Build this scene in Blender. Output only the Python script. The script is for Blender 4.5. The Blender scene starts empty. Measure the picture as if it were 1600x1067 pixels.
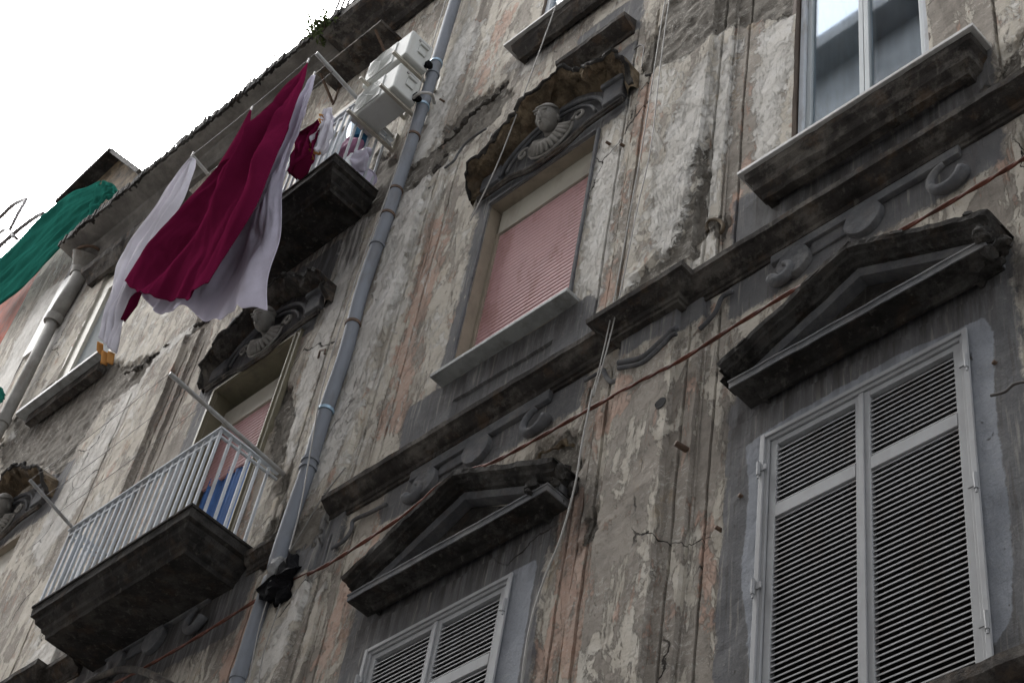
import bpy, math, random
import numpy as np
from mathutils import Vector, Matrix, noise
random.seed(7)
rad = math.radians
S = bpy.context.scene
COL = S.collection

# ------------------------------------------------------------------ camera solve
# world: X along the facade, Y into the facade (wall plane y = 0), Z up, camera height z = 0
D = 5.4                       # metres from the lens to the facade
F = 2771.5                    # focal length in pixels of a 1600 px wide frame
R = [[0.7170221930025238, 0.13616919448155043, 0.6836206003450285],
     [-0.4498719688224982, -0.6587325081618101, 0.6030644197418881],
     [-0.5324419089530994, 0.7399523181699593, 0.41106712398984524]]
def P(px, py, o=0.0):
    """point of the plane standing o metres out of the facade seen at (px, py)"""
    c = ((px-800)/F, (py-533.5)/F, 1.0)
    d = [sum(R[i][k]*c[i] for i in range(3)) for k in range(3)]
    t = (D-o)/d[2]
    return Vector((d[0]*t, -o, d[1]*t))
def CR(x0, y0, s, pts, o=0.0): return [P(x0+a/s, y0+b/s, o) for a, b in pts]

cam = bpy.data.cameras.new('camera'); camo = bpy.data.objects.new('camera', cam); COL.objects.link(camo)
rt = Vector((R[0][0], R[0][2], R[0][1])); up = -Vector((R[1][0], R[1][2], R[1][1])); bk = -Vector((R[2][0], R[2][2], R[2][1]))
m = Matrix((rt, up, bk)).transposed().to_4x4(); m.translation = Vector((0, -D, 0))
camo.matrix_world = m
cam.sensor_width = 36; cam.lens = F/1600*36; cam.clip_end = 2000; cam.clip_start = .05
S.camera = camo

# ------------------------------------------------------------------ materials
def newmat(name):
    mt = bpy.data.materials.new(name); mt.use_nodes = True
    nt = mt.node_tree; nt.nodes.clear()
    out = nt.nodes.new('ShaderNodeOutputMaterial'); b = nt.nodes.new('ShaderNodeBsdfPrincipled')
    nt.links.new(b.outputs[0], out.inputs[0])
    b.inputs['Specular IOR Level'].default_value = .08
    return mt, nt, b
class G:
    """small node-graph writer"""
    def __init__(s, nt): s.nt = nt; s.pos = nt.nodes.new('ShaderNodeNewGeometry').outputs['Position']
    def n(s, t): return s.nt.nodes.new(t)
    def l(s, a, b):
        if isinstance(a, (int, float)): b.default_value = a
        elif isinstance(a, tuple): b.default_value = a if len(a) == 4 or b.type == 'VECTOR' else (*a, 1)
        else: s.nt.links.new(a, b)
    def mapv(s, sc=(1, 1, 1), loc=(0, 0, 0), src=None):
        q = s.n('ShaderNodeMapping'); s.l(src or s.pos, q.inputs[0]); q.inputs['Scale'].default_value = sc; q.inputs['Location'].default_value = loc
        return q.outputs[0]
    def noise(s, scale, detail=6, rough=.6, sc=(1, 1, 1), loc=(0, 0, 0), dist=0, src=None):
        q = s.n('ShaderNodeTexNoise'); s.l(s.mapv(sc, loc, src), q.inputs['Vector'])
        q.inputs['Scale'].default_value = scale; q.inputs['Detail'].default_value = detail
        q.inputs['Roughness'].default_value = rough; q.inputs['Distortion'].default_value = dist
        return q.outputs[0]
    def vor(s, scale, feat='F1', sc=(1, 1, 1), src=None):
        q = s.n('ShaderNodeTexVoronoi'); q.feature = feat; s.l(s.mapv(sc, (0, 0, 0), src), q.inputs['Vector']); q.inputs['Scale'].default_value = scale
        return q.outputs['Distance']
    def ramp(s, v, stops, interp='LINEAR'):
        q = s.n('ShaderNodeValToRGB'); s.l(v, q.inputs[0]); cr = q.color_ramp; cr.interpolation = interp
        while len(cr.elements) < len(stops): cr.elements.new(.5)
        for e, (p, c) in zip(cr.elements, stops):
            e.position = p; e.color = (*c, 1) if isinstance(c, tuple) else (c, c, c, 1)
        return q.outputs[0]
    def step(s, v, a, b):
        q = s.n('ShaderNodeMapRange'); q.interpolation_type = 'SMOOTHSTEP'; s.l(v, q.inputs[0]); q.inputs[1].default_value = a; q.inputs[2].default_value = b
        return q.outputs[0]
    def math(s, op, a, b=0.0, c=0.0):
        q = s.n('ShaderNodeMath'); q.operation = op; s.l(a, q.inputs[0]); s.l(b, q.inputs[1]); s.l(c, q.inputs[2]); return q.outputs[0]
    def mix(s, f, a, b, mode='MIX'):
        q = s.n('ShaderNodeMix'); q.data_type = 'RGBA'; q.blend_type = mode
        s.l(f, q.inputs[0]); s.l(a, q.inputs[6]); s.l(b, q.inputs[7]); return q.outputs[2]
    def attr(s, name):
        q = s.n('ShaderNodeAttribute'); q.attribute_name = name; return q.outputs['Fac']
    def bump(s, h, b, dist=.01, strength=1.0):
        q = s.n('ShaderNodeBump'); s.l(h, q.inputs['Height']); q.inputs['Distance'].default_value = dist; q.inputs['Strength'].default_value = strength
        s.nt.links.new(q.outputs[0], b.inputs['Normal'])

def mat_plaster():
    mt, nt, b = newmat('weathered_plaster'); g = G(nt)
    n1 = g.noise(1.1, 8, .65); n2 = g.noise(5, 8, .7, loc=(3, 0, 1)); n3 = g.noise(34, 5, .65)
    st = g.noise(2.6, 7, .65, sc=(3.4, 1, .32), loc=(5, 0, 2)); st2 = g.noise(7, 6, .6, sc=(4, 1, .2), loc=(1, 0, 9))
    fl = g.noise(9, 9, .72, sc=(1.2, 1, .75), loc=(8, 0, 4), dist=.6)          # edge breaker
    fl2 = g.noise(3.2, 8, .68, loc=(2, 0, 7), dist=.4)
    br = g.math('ADD', g.math('MULTIPLY', g.math('SUBTRACT', fl, .5), .34), g.math('MULTIPLY', g.math('SUBTRACT', fl2, .5), .34))
    tn = g.attr('m_tone'); pk = g.attr('m_pink')
    pin = g.step(g.math('ADD', pk, br), -.05, .08)
    # successive coats, each flaked away along its own crisp edge
    LA = g.noise(3.1, 12, .74, sc=(1.5, 1, .5), loc=(31, 0, 2), dist=.5)
    LB = g.noise(3.7, 12, .76, sc=(1.6, 1, .5), loc=(7, 0, 41), dist=.4)
    LC = g.noise(4.6, 12, .76, sc=(1.3, 1, .6), loc=(17, 0, 5), dist=.7)
    LD = g.noise(2.2, 10, .72, sc=(2.2, 1, .35), loc=(3, 0, 23), dist=.3)
    col = g.ramp(n1, [(.3, (.245, .218, .186)), (.5, (.325, .292, .252)), (.7, (.395, .36, .312))])
    col = g.mix(g.step(n2, .4, .68), col, g.mix(.5, col, (.17, .155, .135)))
    fA = g.step(g.math('ADD', LA, g.math('MULTIPLY', tn, .13)), .485, .505)
    col = g.mix(g.math('MULTIPLY', fA, .9), col, g.ramp(n2, [(.3, (.40, .36, .30)), (.5, (.51, .47, .40)), (.7, (.59, .555, .49))]))
    fB = g.step(g.math('ADD', g.math('ADD', LB, g.math('MULTIPLY', pin, .15)), g.math('MULTIPLY', tn, -.03)), .575, .60)
    col = g.mix(g.math('MULTIPLY', fB, .78), col, g.ramp(n2, [(.3, (.41, .25, .185)), (.5, (.45, .31, .245)), (.7, (.47, .36, .295))]))
    zz = g.n('ShaderNodeSeparateXYZ'); g.l(g.pos, zz.inputs[0]); lowz = g.step(zz.outputs[2], 9.2, 8.4)     # the lower storey was washed over and flakes less
    fC = g.step(g.math('SUBTRACT', g.math('ADD', LC, g.math('MULTIPLY', tn, .11)), g.math('MULTIPLY', lowz, .035)), .585, .60)
    col = g.mix(g.math('MULTIPLY', fC, .85), col, g.ramp(n2, [(.3, (.47, .45, .40)), (.6, (.64, .62, .58))]))
    oc = g.step(g.noise(2.1, 8, .72, sc=(1.6, 1, .6), loc=(21, 0, 13)), .58, .66)
    col = g.mix(g.math('MULTIPLY', oc, .4), col, (.38, .29, .18))
    col = g.mix(g.math('MULTIPLY', g.step(LD, .48, .38), .5), col, (.16, .142, .12))
    # painted grey zones with lime drips
    gr = g.step(g.math('ADD', g.attr('m_gray'), g.math('MULTIPLY', br, .5)), -.01, .03)
    gc = g.ramp(g.noise(3, 8, .7, sc=(1.5, 1, .5)), [(.3, (.10, .102, .108)), (.6, (.135, .137, .143)), (.78, (.19, .19, .192))])
    gc = g.mix(g.math('MULTIPLY', g.step(st2, .55, .66), .6), gc, (.33, .315, .285))
    gc = g.mix(g.math('MULTIPLY', g.step(st2, .44, .36), .5), gc, (.07, .065, .062))
    col = g.mix(g.math('MULTIPLY', gr, .93), col, gc)
    lg = g.step(g.math('ADD', g.attr('m_lgray'), g.math('MULTIPLY', br, .16)), -.005, .008)
    lc = g.ramp(g.noise(2.2, 8, .6), [(.3, (.24, .255, .28)), (.7, (.34, .355, .38))])
    col = g.mix(lg, col, lc)
    # flaking lime
    wh = g.step(g.math('ADD', g.attr('m_white'), g.math('MULTIPLY', br, 1.15)), .0, .035)
    wc = g.ramp(g.noise(6, 8, .7, sc=(1, 1, .6)), [(.3, (.38, .36, .33)), (.5, (.57, .55, .51)), (.7, (.68, .665, .64))])
    col = g.mix(g.math('MULTIPLY', wh, .85), col, wc)
    # bare mortar
    mo = g.step(g.math('ADD', g.attr('m_mortar'), br), .0, .03)
    mc = g.ramp(g.noise(7, 9, .75), [(.3, (.12, .107, .09)), (.5, (.195, .178, .152)), (.7, (.27, .25, .22))])
    col = g.mix(mo, col, mc)
    # small chips through the paint, lime specks
    ch = g.step(g.noise(13, 6, .7, sc=(1, 1, .5), loc=(4, 0, 17)), .655, .68)
    ch = g.math('MULTIPLY', ch, g.math('SUBTRACT', 1, g.math('MULTIPLY', g.math('MAXIMUM', lg, gr), .75)))
    col = g.mix(g.math('MULTIPLY', ch, .7), col, (.55, .53, .49))
    ch2 = g.step(g.noise(10, 7, .75, sc=(1.3, 1, .7), loc=(14, 0, 31)), .66, .69)
    col = g.mix(g.math('MULTIPLY', ch2, .75), col, (.14, .125, .105))
    sp = g.noise(75, 6, .8, sc=(1.3, 1, .8), loc=(2, 5, 1)); sq = g.noise(22, 8, .78, sc=(1, 1, 1.3), loc=(12, 5, 1), dist=.5)
    ng = g.math('SUBTRACT', 1, g.math('MULTIPLY', g.math('MAXIMUM', gr, lg), .85))
    pt = g.math('MULTIPLY', ng, g.step(g.noise(1.4, 4, .6, loc=(5, 0, 55)), .42, .6))
    col = g.mix(g.math('MULTIPLY', g.math('MULTIPLY', g.step(sq, .54, .58), .5), pt), col, (.60, .575, .52)); col = g.mix(g.math('MULTIPLY', g.math('MULTIPLY', g.step(sq, .43, .39), .4), ng), col, (.15, .132, .11))
    col = g.mix(g.math('MULTIPLY', g.step(sp, .5, .72), .3), col, (.12, .108, .092))
    # cracks
    wp = g.n('ShaderNodeVectorMath'); wp.operation = 'ADD'
    nn = g.n('ShaderNodeTexNoise'); g.l(g.pos, nn.inputs['Vector']); nn.inputs['Scale'].default_value = 2.2; nn.inputs['Detail'].default_value = 6
    g.l(g.pos, wp.inputs[0]); sc = g.n('ShaderNodeVectorMath'); sc.operation = 'SCALE'; g.l(nn.outputs['Color'], sc.inputs[0]); sc.inputs['Scale'].default_value = .55; g.l(sc.outputs[0], wp.inputs[1])
    cr = g.vor(.8, 'DISTANCE_TO_EDGE', sc=(1, .01, .7), src=wp.outputs[0])
    crk = g.math('MULTIPLY', g.step(cr, .0045, .002), g.step(g.noise(.7, 3, .5, loc=(9, 0, 9)), .56, .6))
    col = g.mix(crk, col, (.04, .035, .03))
    # dark streaks below ledges (painted as masks on the wall)
    so = g.math('MULTIPLY', g.attr('m_dark'), g.step(g.noise(4, 7, .65, sc=(3, 1, .3), loc=(7, 0, 7)), .3, .62))
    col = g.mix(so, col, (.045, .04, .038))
    g.l(col, b.inputs['Base Color']); b.inputs['Roughness'].default_value = .93
    h = g.math('ADD', g.math('MULTIPLY', n3, .2), g.math('MULTIPLY', sq, .3)); h = g.math('ADD', h, g.math('MULTIPLY', ng, g.math('ADD', g.math('MULTIPLY', fA, .28), g.math('ADD', g.math('MULTIPLY', fB, .2), g.math('MULTIPLY', fC, .25)))))
    h = g.math('ADD', h, g.math('MULTIPLY', n2, .35))
    h = g.math('ADD', h, g.math('MULTIPLY', wh, .35))
    h = g.math('SUBTRACT', h, g.math('MULTIPLY', mo, 1.3))
    h = g.math('ADD', h, g.math('MULTIPLY', g.math('MULTIPLY', mo, g.noise(16, 7, .8)), .9))
    h = g.math('SUBTRACT', h, g.math('MULTIPLY', ch2, .5)); h = g.math('ADD', h, g.math('MULTIPLY', ch, .2)); h = g.math('SUBTRACT', h, crk)
    h = g.math('ADD', h, g.math('MULTIPLY', fl, .3))
    g.bump(h, b, .022, 1.0)
    return mt
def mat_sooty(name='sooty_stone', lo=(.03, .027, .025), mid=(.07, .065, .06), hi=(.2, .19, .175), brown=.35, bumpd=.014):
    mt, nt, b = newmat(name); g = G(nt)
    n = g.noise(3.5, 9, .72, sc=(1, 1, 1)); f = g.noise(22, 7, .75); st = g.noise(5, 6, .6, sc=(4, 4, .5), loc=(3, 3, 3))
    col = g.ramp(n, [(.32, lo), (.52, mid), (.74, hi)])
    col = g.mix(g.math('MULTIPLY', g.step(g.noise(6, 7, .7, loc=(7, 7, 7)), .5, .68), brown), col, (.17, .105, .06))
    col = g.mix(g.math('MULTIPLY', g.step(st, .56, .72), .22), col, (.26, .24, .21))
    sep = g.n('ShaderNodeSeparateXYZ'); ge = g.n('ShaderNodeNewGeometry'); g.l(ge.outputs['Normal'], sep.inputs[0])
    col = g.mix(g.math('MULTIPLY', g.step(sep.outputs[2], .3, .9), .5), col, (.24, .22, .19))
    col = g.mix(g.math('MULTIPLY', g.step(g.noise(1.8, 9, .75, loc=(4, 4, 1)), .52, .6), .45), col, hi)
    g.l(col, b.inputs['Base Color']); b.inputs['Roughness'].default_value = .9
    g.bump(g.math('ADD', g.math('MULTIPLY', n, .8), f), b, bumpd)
    return mt
def mat_simple(name, c, rough=.6, var=.25, scale=8, bumpd=.002, metal=0, dirt=None, dirtamt=.5, spec=.25, sc=(1, 1, 1)):
    mt, nt, b = newmat(name); g = G(nt)
    n = g.noise(scale, 7, .65, sc=sc); d = tuple(x*(1-var) for x in c)
    col = g.mix(g.step(n, .35, .65), d, c)
    if dirt: col = g.mix(g.math('MULTIPLY', g.step(g.noise(3.3, 8, .7, sc=(2, 2, .6), loc=(5, 2, 8)), .48, .66), dirtamt), col, dirt)
    g.l(col, b.inputs['Base Color']); b.inputs['Roughness'].default_value = rough; b.inputs['Metallic'].default_value = metal
    b.inputs['Specular IOR Level'].default_value = spec
    g.bump(g.noise(40, 5, .6), b, bumpd)
    return mt
def mat_cloth(name, c, trans=.0, freq=600):
    mt, nt, b = newmat(name); g = G(nt)
    n = g.noise(3, 5, .6)
    col = g.mix(g.step(n, .3, .7), tuple(x*.86 for x in c), c)
    g.l(col, b.inputs['Base Color']); b.inputs['Roughness'].default_value = 1; b.inputs['Specular IOR Level'].default_value = .0
    g.bump(g.math('ADD', g.noise(7, 7, .6, sc=(1, 1, .6)), g.math('MULTIPLY', g.noise(60, 3, .5), .15)), b, .009)
    if trans:
        t = g.n('ShaderNodeBsdfTranslucent'); g.l(col, t.inputs[0]); mx = g.n('ShaderNodeMixShader'); mx.inputs[0].default_value = trans
        out = [x for x in nt.nodes if x.type == 'OUTPUT_MATERIAL'][0]
        nt.links.new(b.outputs[0], mx.inputs[1]); nt.links.new(t.outputs[0], mx.inputs[2]); nt.links.new(mx.outputs[0], out.inputs[0])
    return mt
def mat_net(name, c, hole=.3, wires=None):
    mt, nt, b = newmat(name); g = G(nt)
    n = g.noise(2.5, 6, .6, sc=(2, 2, .8))
    col = g.ramp(n, [(.3, tuple(x*.7 for x in c)), (.7, c)]); g.l(col, b.inputs['Base Color']); b.inputs['Roughness'].default_value = 1; b.inputs['Specular IOR Level'].default_value = 0
    t = g.n('ShaderNodeBsdfTransparent'); mx = g.n('ShaderNodeMixShader'); out = [x for x in nt.nodes if x.type == 'OUTPUT_MATERIAL'][0]
    g.l(g.math('MULTIPLY', g.step(g.noise(3, 4, .6, loc=(3, 4, 5)), .35, .7), hole), mx.inputs[0])
    nt.links.new(b.outputs[0], mx.inputs[1]); nt.links.new(t.outputs[0], mx.inputs[2]); nt.links.new(mx.outputs[0], out.inputs[0])
    g.bump(g.noise(60, 3, .5), b, .004)
    return mt
def mat_glass():
    mt, nt, b = newmat('window_glass')
    nt.nodes.remove(b); g = G(nt); out = [x for x in nt.nodes if x.type == 'OUTPUT_MATERIAL'][0]
    gl = g.n('ShaderNodeBsdfGlossy'); gl.inputs['Roughness'].default_value = .02; gl.inputs['Color'].default_value = (.9, .95, 1, 1)
    t = g.n('ShaderNodeBsdfTransparent'); t.inputs[0].default_value = (.97, .99, 1, 1)
    fr = g.n('ShaderNodeFresnel'); fr.inputs[0].default_value = 1.6; mx = g.n('ShaderNodeMixShader')
    g.l(g.math('MULTIPLY', fr.outputs[0], .9), mx.inputs[0])
    nt.links.new(t.outputs[0], mx.inputs[1]); nt.links.new(gl.outputs[0], mx.inputs[2]); nt.links.new(mx.outputs[0], out.inputs[0])
    return mt
M = dict(
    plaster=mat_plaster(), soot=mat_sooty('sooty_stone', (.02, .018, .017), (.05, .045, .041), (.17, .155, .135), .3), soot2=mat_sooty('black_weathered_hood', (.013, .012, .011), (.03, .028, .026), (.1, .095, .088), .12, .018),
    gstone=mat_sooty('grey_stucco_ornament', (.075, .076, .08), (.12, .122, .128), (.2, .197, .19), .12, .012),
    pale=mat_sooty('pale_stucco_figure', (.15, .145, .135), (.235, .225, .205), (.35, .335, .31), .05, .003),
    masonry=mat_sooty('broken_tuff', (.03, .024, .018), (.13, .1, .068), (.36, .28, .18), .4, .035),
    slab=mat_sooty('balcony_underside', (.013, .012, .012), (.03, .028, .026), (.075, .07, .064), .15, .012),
    white=mat_simple('white_enamel', (.50, .53, .56), .65, .1, 6, .001, dirt=(.26, .22, .18), dirtamt=.45, spec=.08),
    shutter=mat_simple('grey_white_shutter_paint', (.33, .335, .34), .6, .08, 5, .001, dirt=(.2, .19, .18), dirtamt=.25),
    slat=mat_simple('shutter_slat_paint', (.36, .365, .37), .6, .12, 5, .001, dirt=(.2, .16, .13), dirtamt=.45),
    cream=mat_simple('cream_metal', (.40, .375, .315), .6, .1, 3, .001, dirt=(.22, .19, .15), dirtamt=.4),
    tan=mat_simple('tan_frame', (.27, .23, .175), .6, .15, 4, .002, dirt=(.16, .13, .1), dirtamt=.5),
    olive=mat_simple('olive_frame', (.19, .17, .115), .6, .15, 4, .002, dirt=(.1, .09, .07), dirtamt=.5),
    pink=mat_simple('faded_pink_plastic', (.50, .30, .30), .6, .12, 1.5, .001, dirt=(.33, .17, .15), dirtamt=.6),
    rgray=mat_simple('grey_roller_plastic', (.36, .39, .4), .55, .1, 2, .001),
    marble=mat_simple('marble_sill', (.30, .31, .30), .6, .25, 6, .003, dirt=(.12, .11, .1), dirtamt=.6),
    sillw=mat_simple('pale_sill_edge', (.5, .49, .47), .6, .25, 6, .003, dirt=(.25, .23, .2), dirtamt=.5),
    pvc=mat_simple('grey_drainpipe', (.19, .205, .23), .7, .12, 2.5, .001, dirt=(.13, .125, .125), dirtamt=.5, sc=(1, 1, .4)),
    pipeold=mat_simple('old_fibre_cement_pipe', (.23, .22, .2), .8, .25, 5, .004, dirt=(.12, .1, .08), dirtamt=.6),
    clampb=mat_simple('blue_steel_clamp', (.3, .42, .52), .4, .1, 6, .001, metal=.3),
    rust=mat_simple('rusty_iron', (.13, .085, .06), .8, .4, 12, .004),
    galv=mat_simple('galvanised_pole', (.33, .33, .32), .5, .25, 7, .002, dirt=(.2, .15, .1), dirtamt=.4),
    ac=mat_simple('air_conditioner_casing', (.5, .51, .49), .7, .06, 3, .0005, dirt=(.4, .38, .33), dirtamt=.25),
    black=mat_simple('black_plastic', (.006, .006, .007), .7, .3, 8, .004, spec=.06),
    tape=mat_simple('silver_tape', (.2, .2, .195), .7, .4, 14, .006, dirt=(.1, .1, .1), dirtamt=.5),
    maroon=mat_cloth('maroon_cotton', (.115, .008, .034), .05),
    wcloth=mat_cloth('lilac_white_cotton', (.70, .67, .77), .35),
    wcloth2=mat_cloth('white_jersey', (.70, .68, .73), .25),
    orange=mat_cloth('orange_ribbing', (.42, .21, .07), .1),
    net=mat_net('green_debris_netting', (.013, .086, .066), .0),
    gapshade=mat_simple('dark_brown_gap_shade', (.022, .017, .015), .9, .4, 4, .003),
    bluegrey=mat_simple('blue_grey_drape', (.22, .28, .33), .8, .3, 4, .004, sc=(4, 1, .4)),
    bluec=mat_simple('blue_curtain', (.07, .16, .40), .8, .4, 5, .01, sc=(3, 3, .5)),
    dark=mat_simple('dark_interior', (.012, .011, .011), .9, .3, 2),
    glass=mat_glass(), lace=mat_simple('lace_curtain', (.74, .82, .84), .85, .3, 7, .004, sc=(3, 1, .4)),
    redc=mat_simple('rust_red_cable', (.16, .055, .035), .6, .45, 20, .003, dirt=(.06, .04, .035), dirtamt=.6),
    wirec=mat_simple('pale_cable', (.27, .26, .24), .6, .15, 9, .001),
    wired=mat_simple('dark_wire', (.09, .08, .075), .6, .2, 9, .001),
    leaf=mat_simple('weed_leaves', (.10, .13, .05), .8, .4, 20, .002),
    brown=mat_simple('brown_timber', (.16, .125, .10), .8, .35, 9, .004, sc=(3, 3, .4)),
    blueb=mat_simple('blue_plastic', (.03, .17, .32), .4, .2, 9, .001),
    lilac=mat_simple('lilac_fabric', (.42, .2, .32), .8, .3, 14, .004),
    eave=mat_simple('eaves_plaster', (.19, .178, .16), .9, .45, 3, .01, dirt=(.12, .11, .1), dirtamt=.6),
    red=mat_simple('red_limewash', (.5, .12, .065), .9, .4, 4, .01, dirt=(.22, .17, .14), dirtamt=.6, sc=(1.5, 1, .5)),
    opp=mat_simple('opposite_plaster', (.33, .33, .33), .9, .35, 1.2, .01),
    road=mat_simple('basalt_paving', (.09, .088, .085), .8, .3, 2, .01),
)

# ------------------------------------------------------------------ object helpers
def link(o): COL.objects.link(o); return o
def V3(p): return (p[0], p[1], p[2])
def mesh_obj(name, verts, faces, mat, parent=None, smooth=False, bevel=0, paint_it=False, kind=None, recalc=True, thick=0):
    me = bpy.data.meshes.new(name)
    me.from_pydata([V3(v) for v in verts], [], faces); me.update()
    if recalc:
        import bmesh
        bm = bmesh.new(); bm.from_mesh(me); bmesh.ops.recalc_face_normals(bm, faces=bm.faces); bm.to_mesh(me); bm.free()
    if isinstance(mat, str): mat = M[mat]
    me.materials.append(mat)
    if smooth: me.polygons.foreach_set('use_smooth', [True]*len(me.polygons))
    o = link(bpy.data.objects.new(name, me))
    if parent is not None:
        o.parent = parent
        if parent.type == 'EMPTY': o.matrix_parent_inverse = Matrix.Translation(-parent.location)
    if paint_it: paint(me)
    if bevel:
        md = o.modifiers.new('bevel', 'BEVEL'); md.width = bevel; md.segments = 2; md.limit_method = 'ANGLE'; md.angle_limit = rad(40)
    if thick:
        md = o.modifiers.new('thickness', 'SOLIDIFY'); md.thickness = thick; md.offset = 0
    if kind: o['kind'] = kind
    return o
def thing(name, label, cat, loc, group=None):
    o = link(bpy.data.objects.new(name, None)); o.location = loc; o.empty_display_size = .2
    tag(o, label, cat, group); return o
def tag(o, label, cat, group=None):
    o['label'] = label; o['category'] = cat
    if group: o['group'] = group
    return o
class MB:
    def __init__(s): s.v = []; s.f = []
    def add(s, v, f):
        b = len(s.v); s.v += [Vector(x) for x in v]; s.f += [tuple(i+b for i in q) for q in f]; return s
    def box(s, x0, x1, o0, o1, z0, z1):
        """o0..o1 = distance out of the facade"""
        v = [(x, -o, z) for z in (z0, z1) for o in (o0, o1) for x in (x0, x1)]
        return s.add(v, [(0, 1, 3, 2), (4, 6, 7, 5), (0, 4, 5, 1), (2, 3, 7, 6), (0, 2, 6, 4), (1, 5, 7, 3)])
    def beam(s, a, b, w, h, upv=(0, 0, 1)):
        a, b = Vector(a), Vector(b); t = (b-a).normalized(); u = Vector(upv); sd = t.cross(u).normalized(); u = sd.cross(t).normalized()
        v = [p+sd*sx*w/2+u*sz*h/2 for p in (a, b) for sz in (-1, 1) for sx in (-1, 1)]
        return s.add(v, [(0, 1, 3, 2), (4, 6, 7, 5), (0, 4, 5, 1), (2, 3, 7, 6), (0, 2, 6, 4), (1, 5, 7, 3)])
    def tube(s, pts, r, n=10, caps=True, rs=None):
        pts = [Vector(p) for p in pts]; fr = None; base = len(s.v)
        for i, p in enumerate(pts):
            t = (pts[min(i+1, len(pts)-1)]-pts[max(i-1, 0)]).normalized()
            if fr is None: fr = t.orthogonal().normalized()
            fr = (fr-t*fr.dot(t)).normalized(); bn = t.cross(fr)
            rr = rs[i] if rs else r
            for k in range(n):
                a = 2*math.pi*k/n; s.v.append(p+fr*math.cos(a)*rr+bn*math.sin(a)*rr)
        for i in range(len(pts)-1):
            for k in range(n):
                s.f.append((base+i*n+k, base+i*n+(k+1) % n, base+(i+1)*n+(k+1) % n, base+(i+1)*n+k))
        if caps:
            s.f.append(tuple(base+k for k in range(n))[::-1]); s.f.append(tuple(base+(len(pts)-1)*n+k for k in range(n)))
        return s
    def prism(s, pts, o0, o1):
        """closed outline [(x,z)] extruded between distances o0 and o1 out of the wall"""
        n = len(pts); v = [(x, -o, z) for o in (o0, o1) for x, z in pts]
        return s.add(v, [tuple(range(n))[::-1], tuple(range(n, 2*n))]+[(i, (i+1) % n, n+(i+1) % n, n+i) for i in range(n)])
    def ellipsoid(s, c, r, nu=16, nv=10, rot=None):
        c = Vector(c); base = len(s.v)
        for j in range(nv+1):
            th = math.pi*j/nv
            for i in range(nu):
                ph = 2*math.pi*i/nu; q = Vector((r[0]*math.sin(th)*math.cos(ph), r[1]*math.sin(th)*math.sin(ph), r[2]*math.cos(th)))
                if rot: q = rot @ q
                s.v.append(c+q)
        for j in range(nv):
            for i in range(nu): s.f.append((base+j*nu+i, base+j*nu+(i+1) % nu, base+(j+1)*nu+(i+1) % nu, base+(j+1)*nu+i))
        return s
    def jitter(s, amp, freq=5, face=None):
        for i, v in enumerate(s.v):
            a = amp
            s.v[i] = v+noise.noise_vector(v*freq)*a+noise.noise_vector(v*freq*3.1)*a*.5
        return s
    def build(s, name, mat, parent=None, **k): return mesh_obj(name, s.v, s.f, mat, parent, **k)

def sweep(mb, path, N, prof, sign=1, step=.07, jit=0, closed=True, freq=7):
    """profile (a, b): a along the in-plane perpendicular of the path, b along the plane normal N"""
    path = [Vector(p) for p in path]; N = Vector(N)
    seg = [(path[i+1]-path[i]).normalized() for i in range(len(path)-1)]
    A = []
    for i in range(len(path)):
        s0 = seg[max(i-1, 0)]; s1 = seg[min(i, len(seg)-1)]
        a0 = s0.cross(N)*sign; a1 = s1.cross(N)*sign; m_ = a0+a1
        if m_.length < 1e-6: m_ = a0
        m_.normalize(); A.append(m_/max(.35, m_.dot(a0)))
    ring = []
    for i in range(len(path)-1):
        L = (path[i+1]-path[i]).length; n = max(1, int(L/step))
        for k in range(n):
            t = k/n
            a0 = A[i] if k == 0 else seg[i].cross(N)*sign
            ring.append((path[i].lerp(path[i+1], t), a0))
    ring.append((path[-1], A[-1]))
    base = len(mb.v); n = len(prof)
    for p, a in ring:
        for (u, w) in prof:
            v = p+a*u+N*w
            if jit:
                out = max(0, min(1, -v.y/.08))
                v = v+(noise.noise_vector(v*freq)*jit+noise.noise_vector(v*freq*2.7)*jit*.7)*out
            mb.v.append(v)
    for i in range(len(ring)-1):
        for k in range(n if closed else n-1):
            mb.f.append((base+i*n+k, base+i*n+(k+1) % n, base+(i+1)*n+(k+1) % n, base+(i+1)*n+k))
    if closed:
        mb.f.append(tuple(base+k for k in range(n))); mb.f.append(tuple(base+(len(ring)-1)*n+k for k in range(n))[::-1])
    return mb

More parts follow.
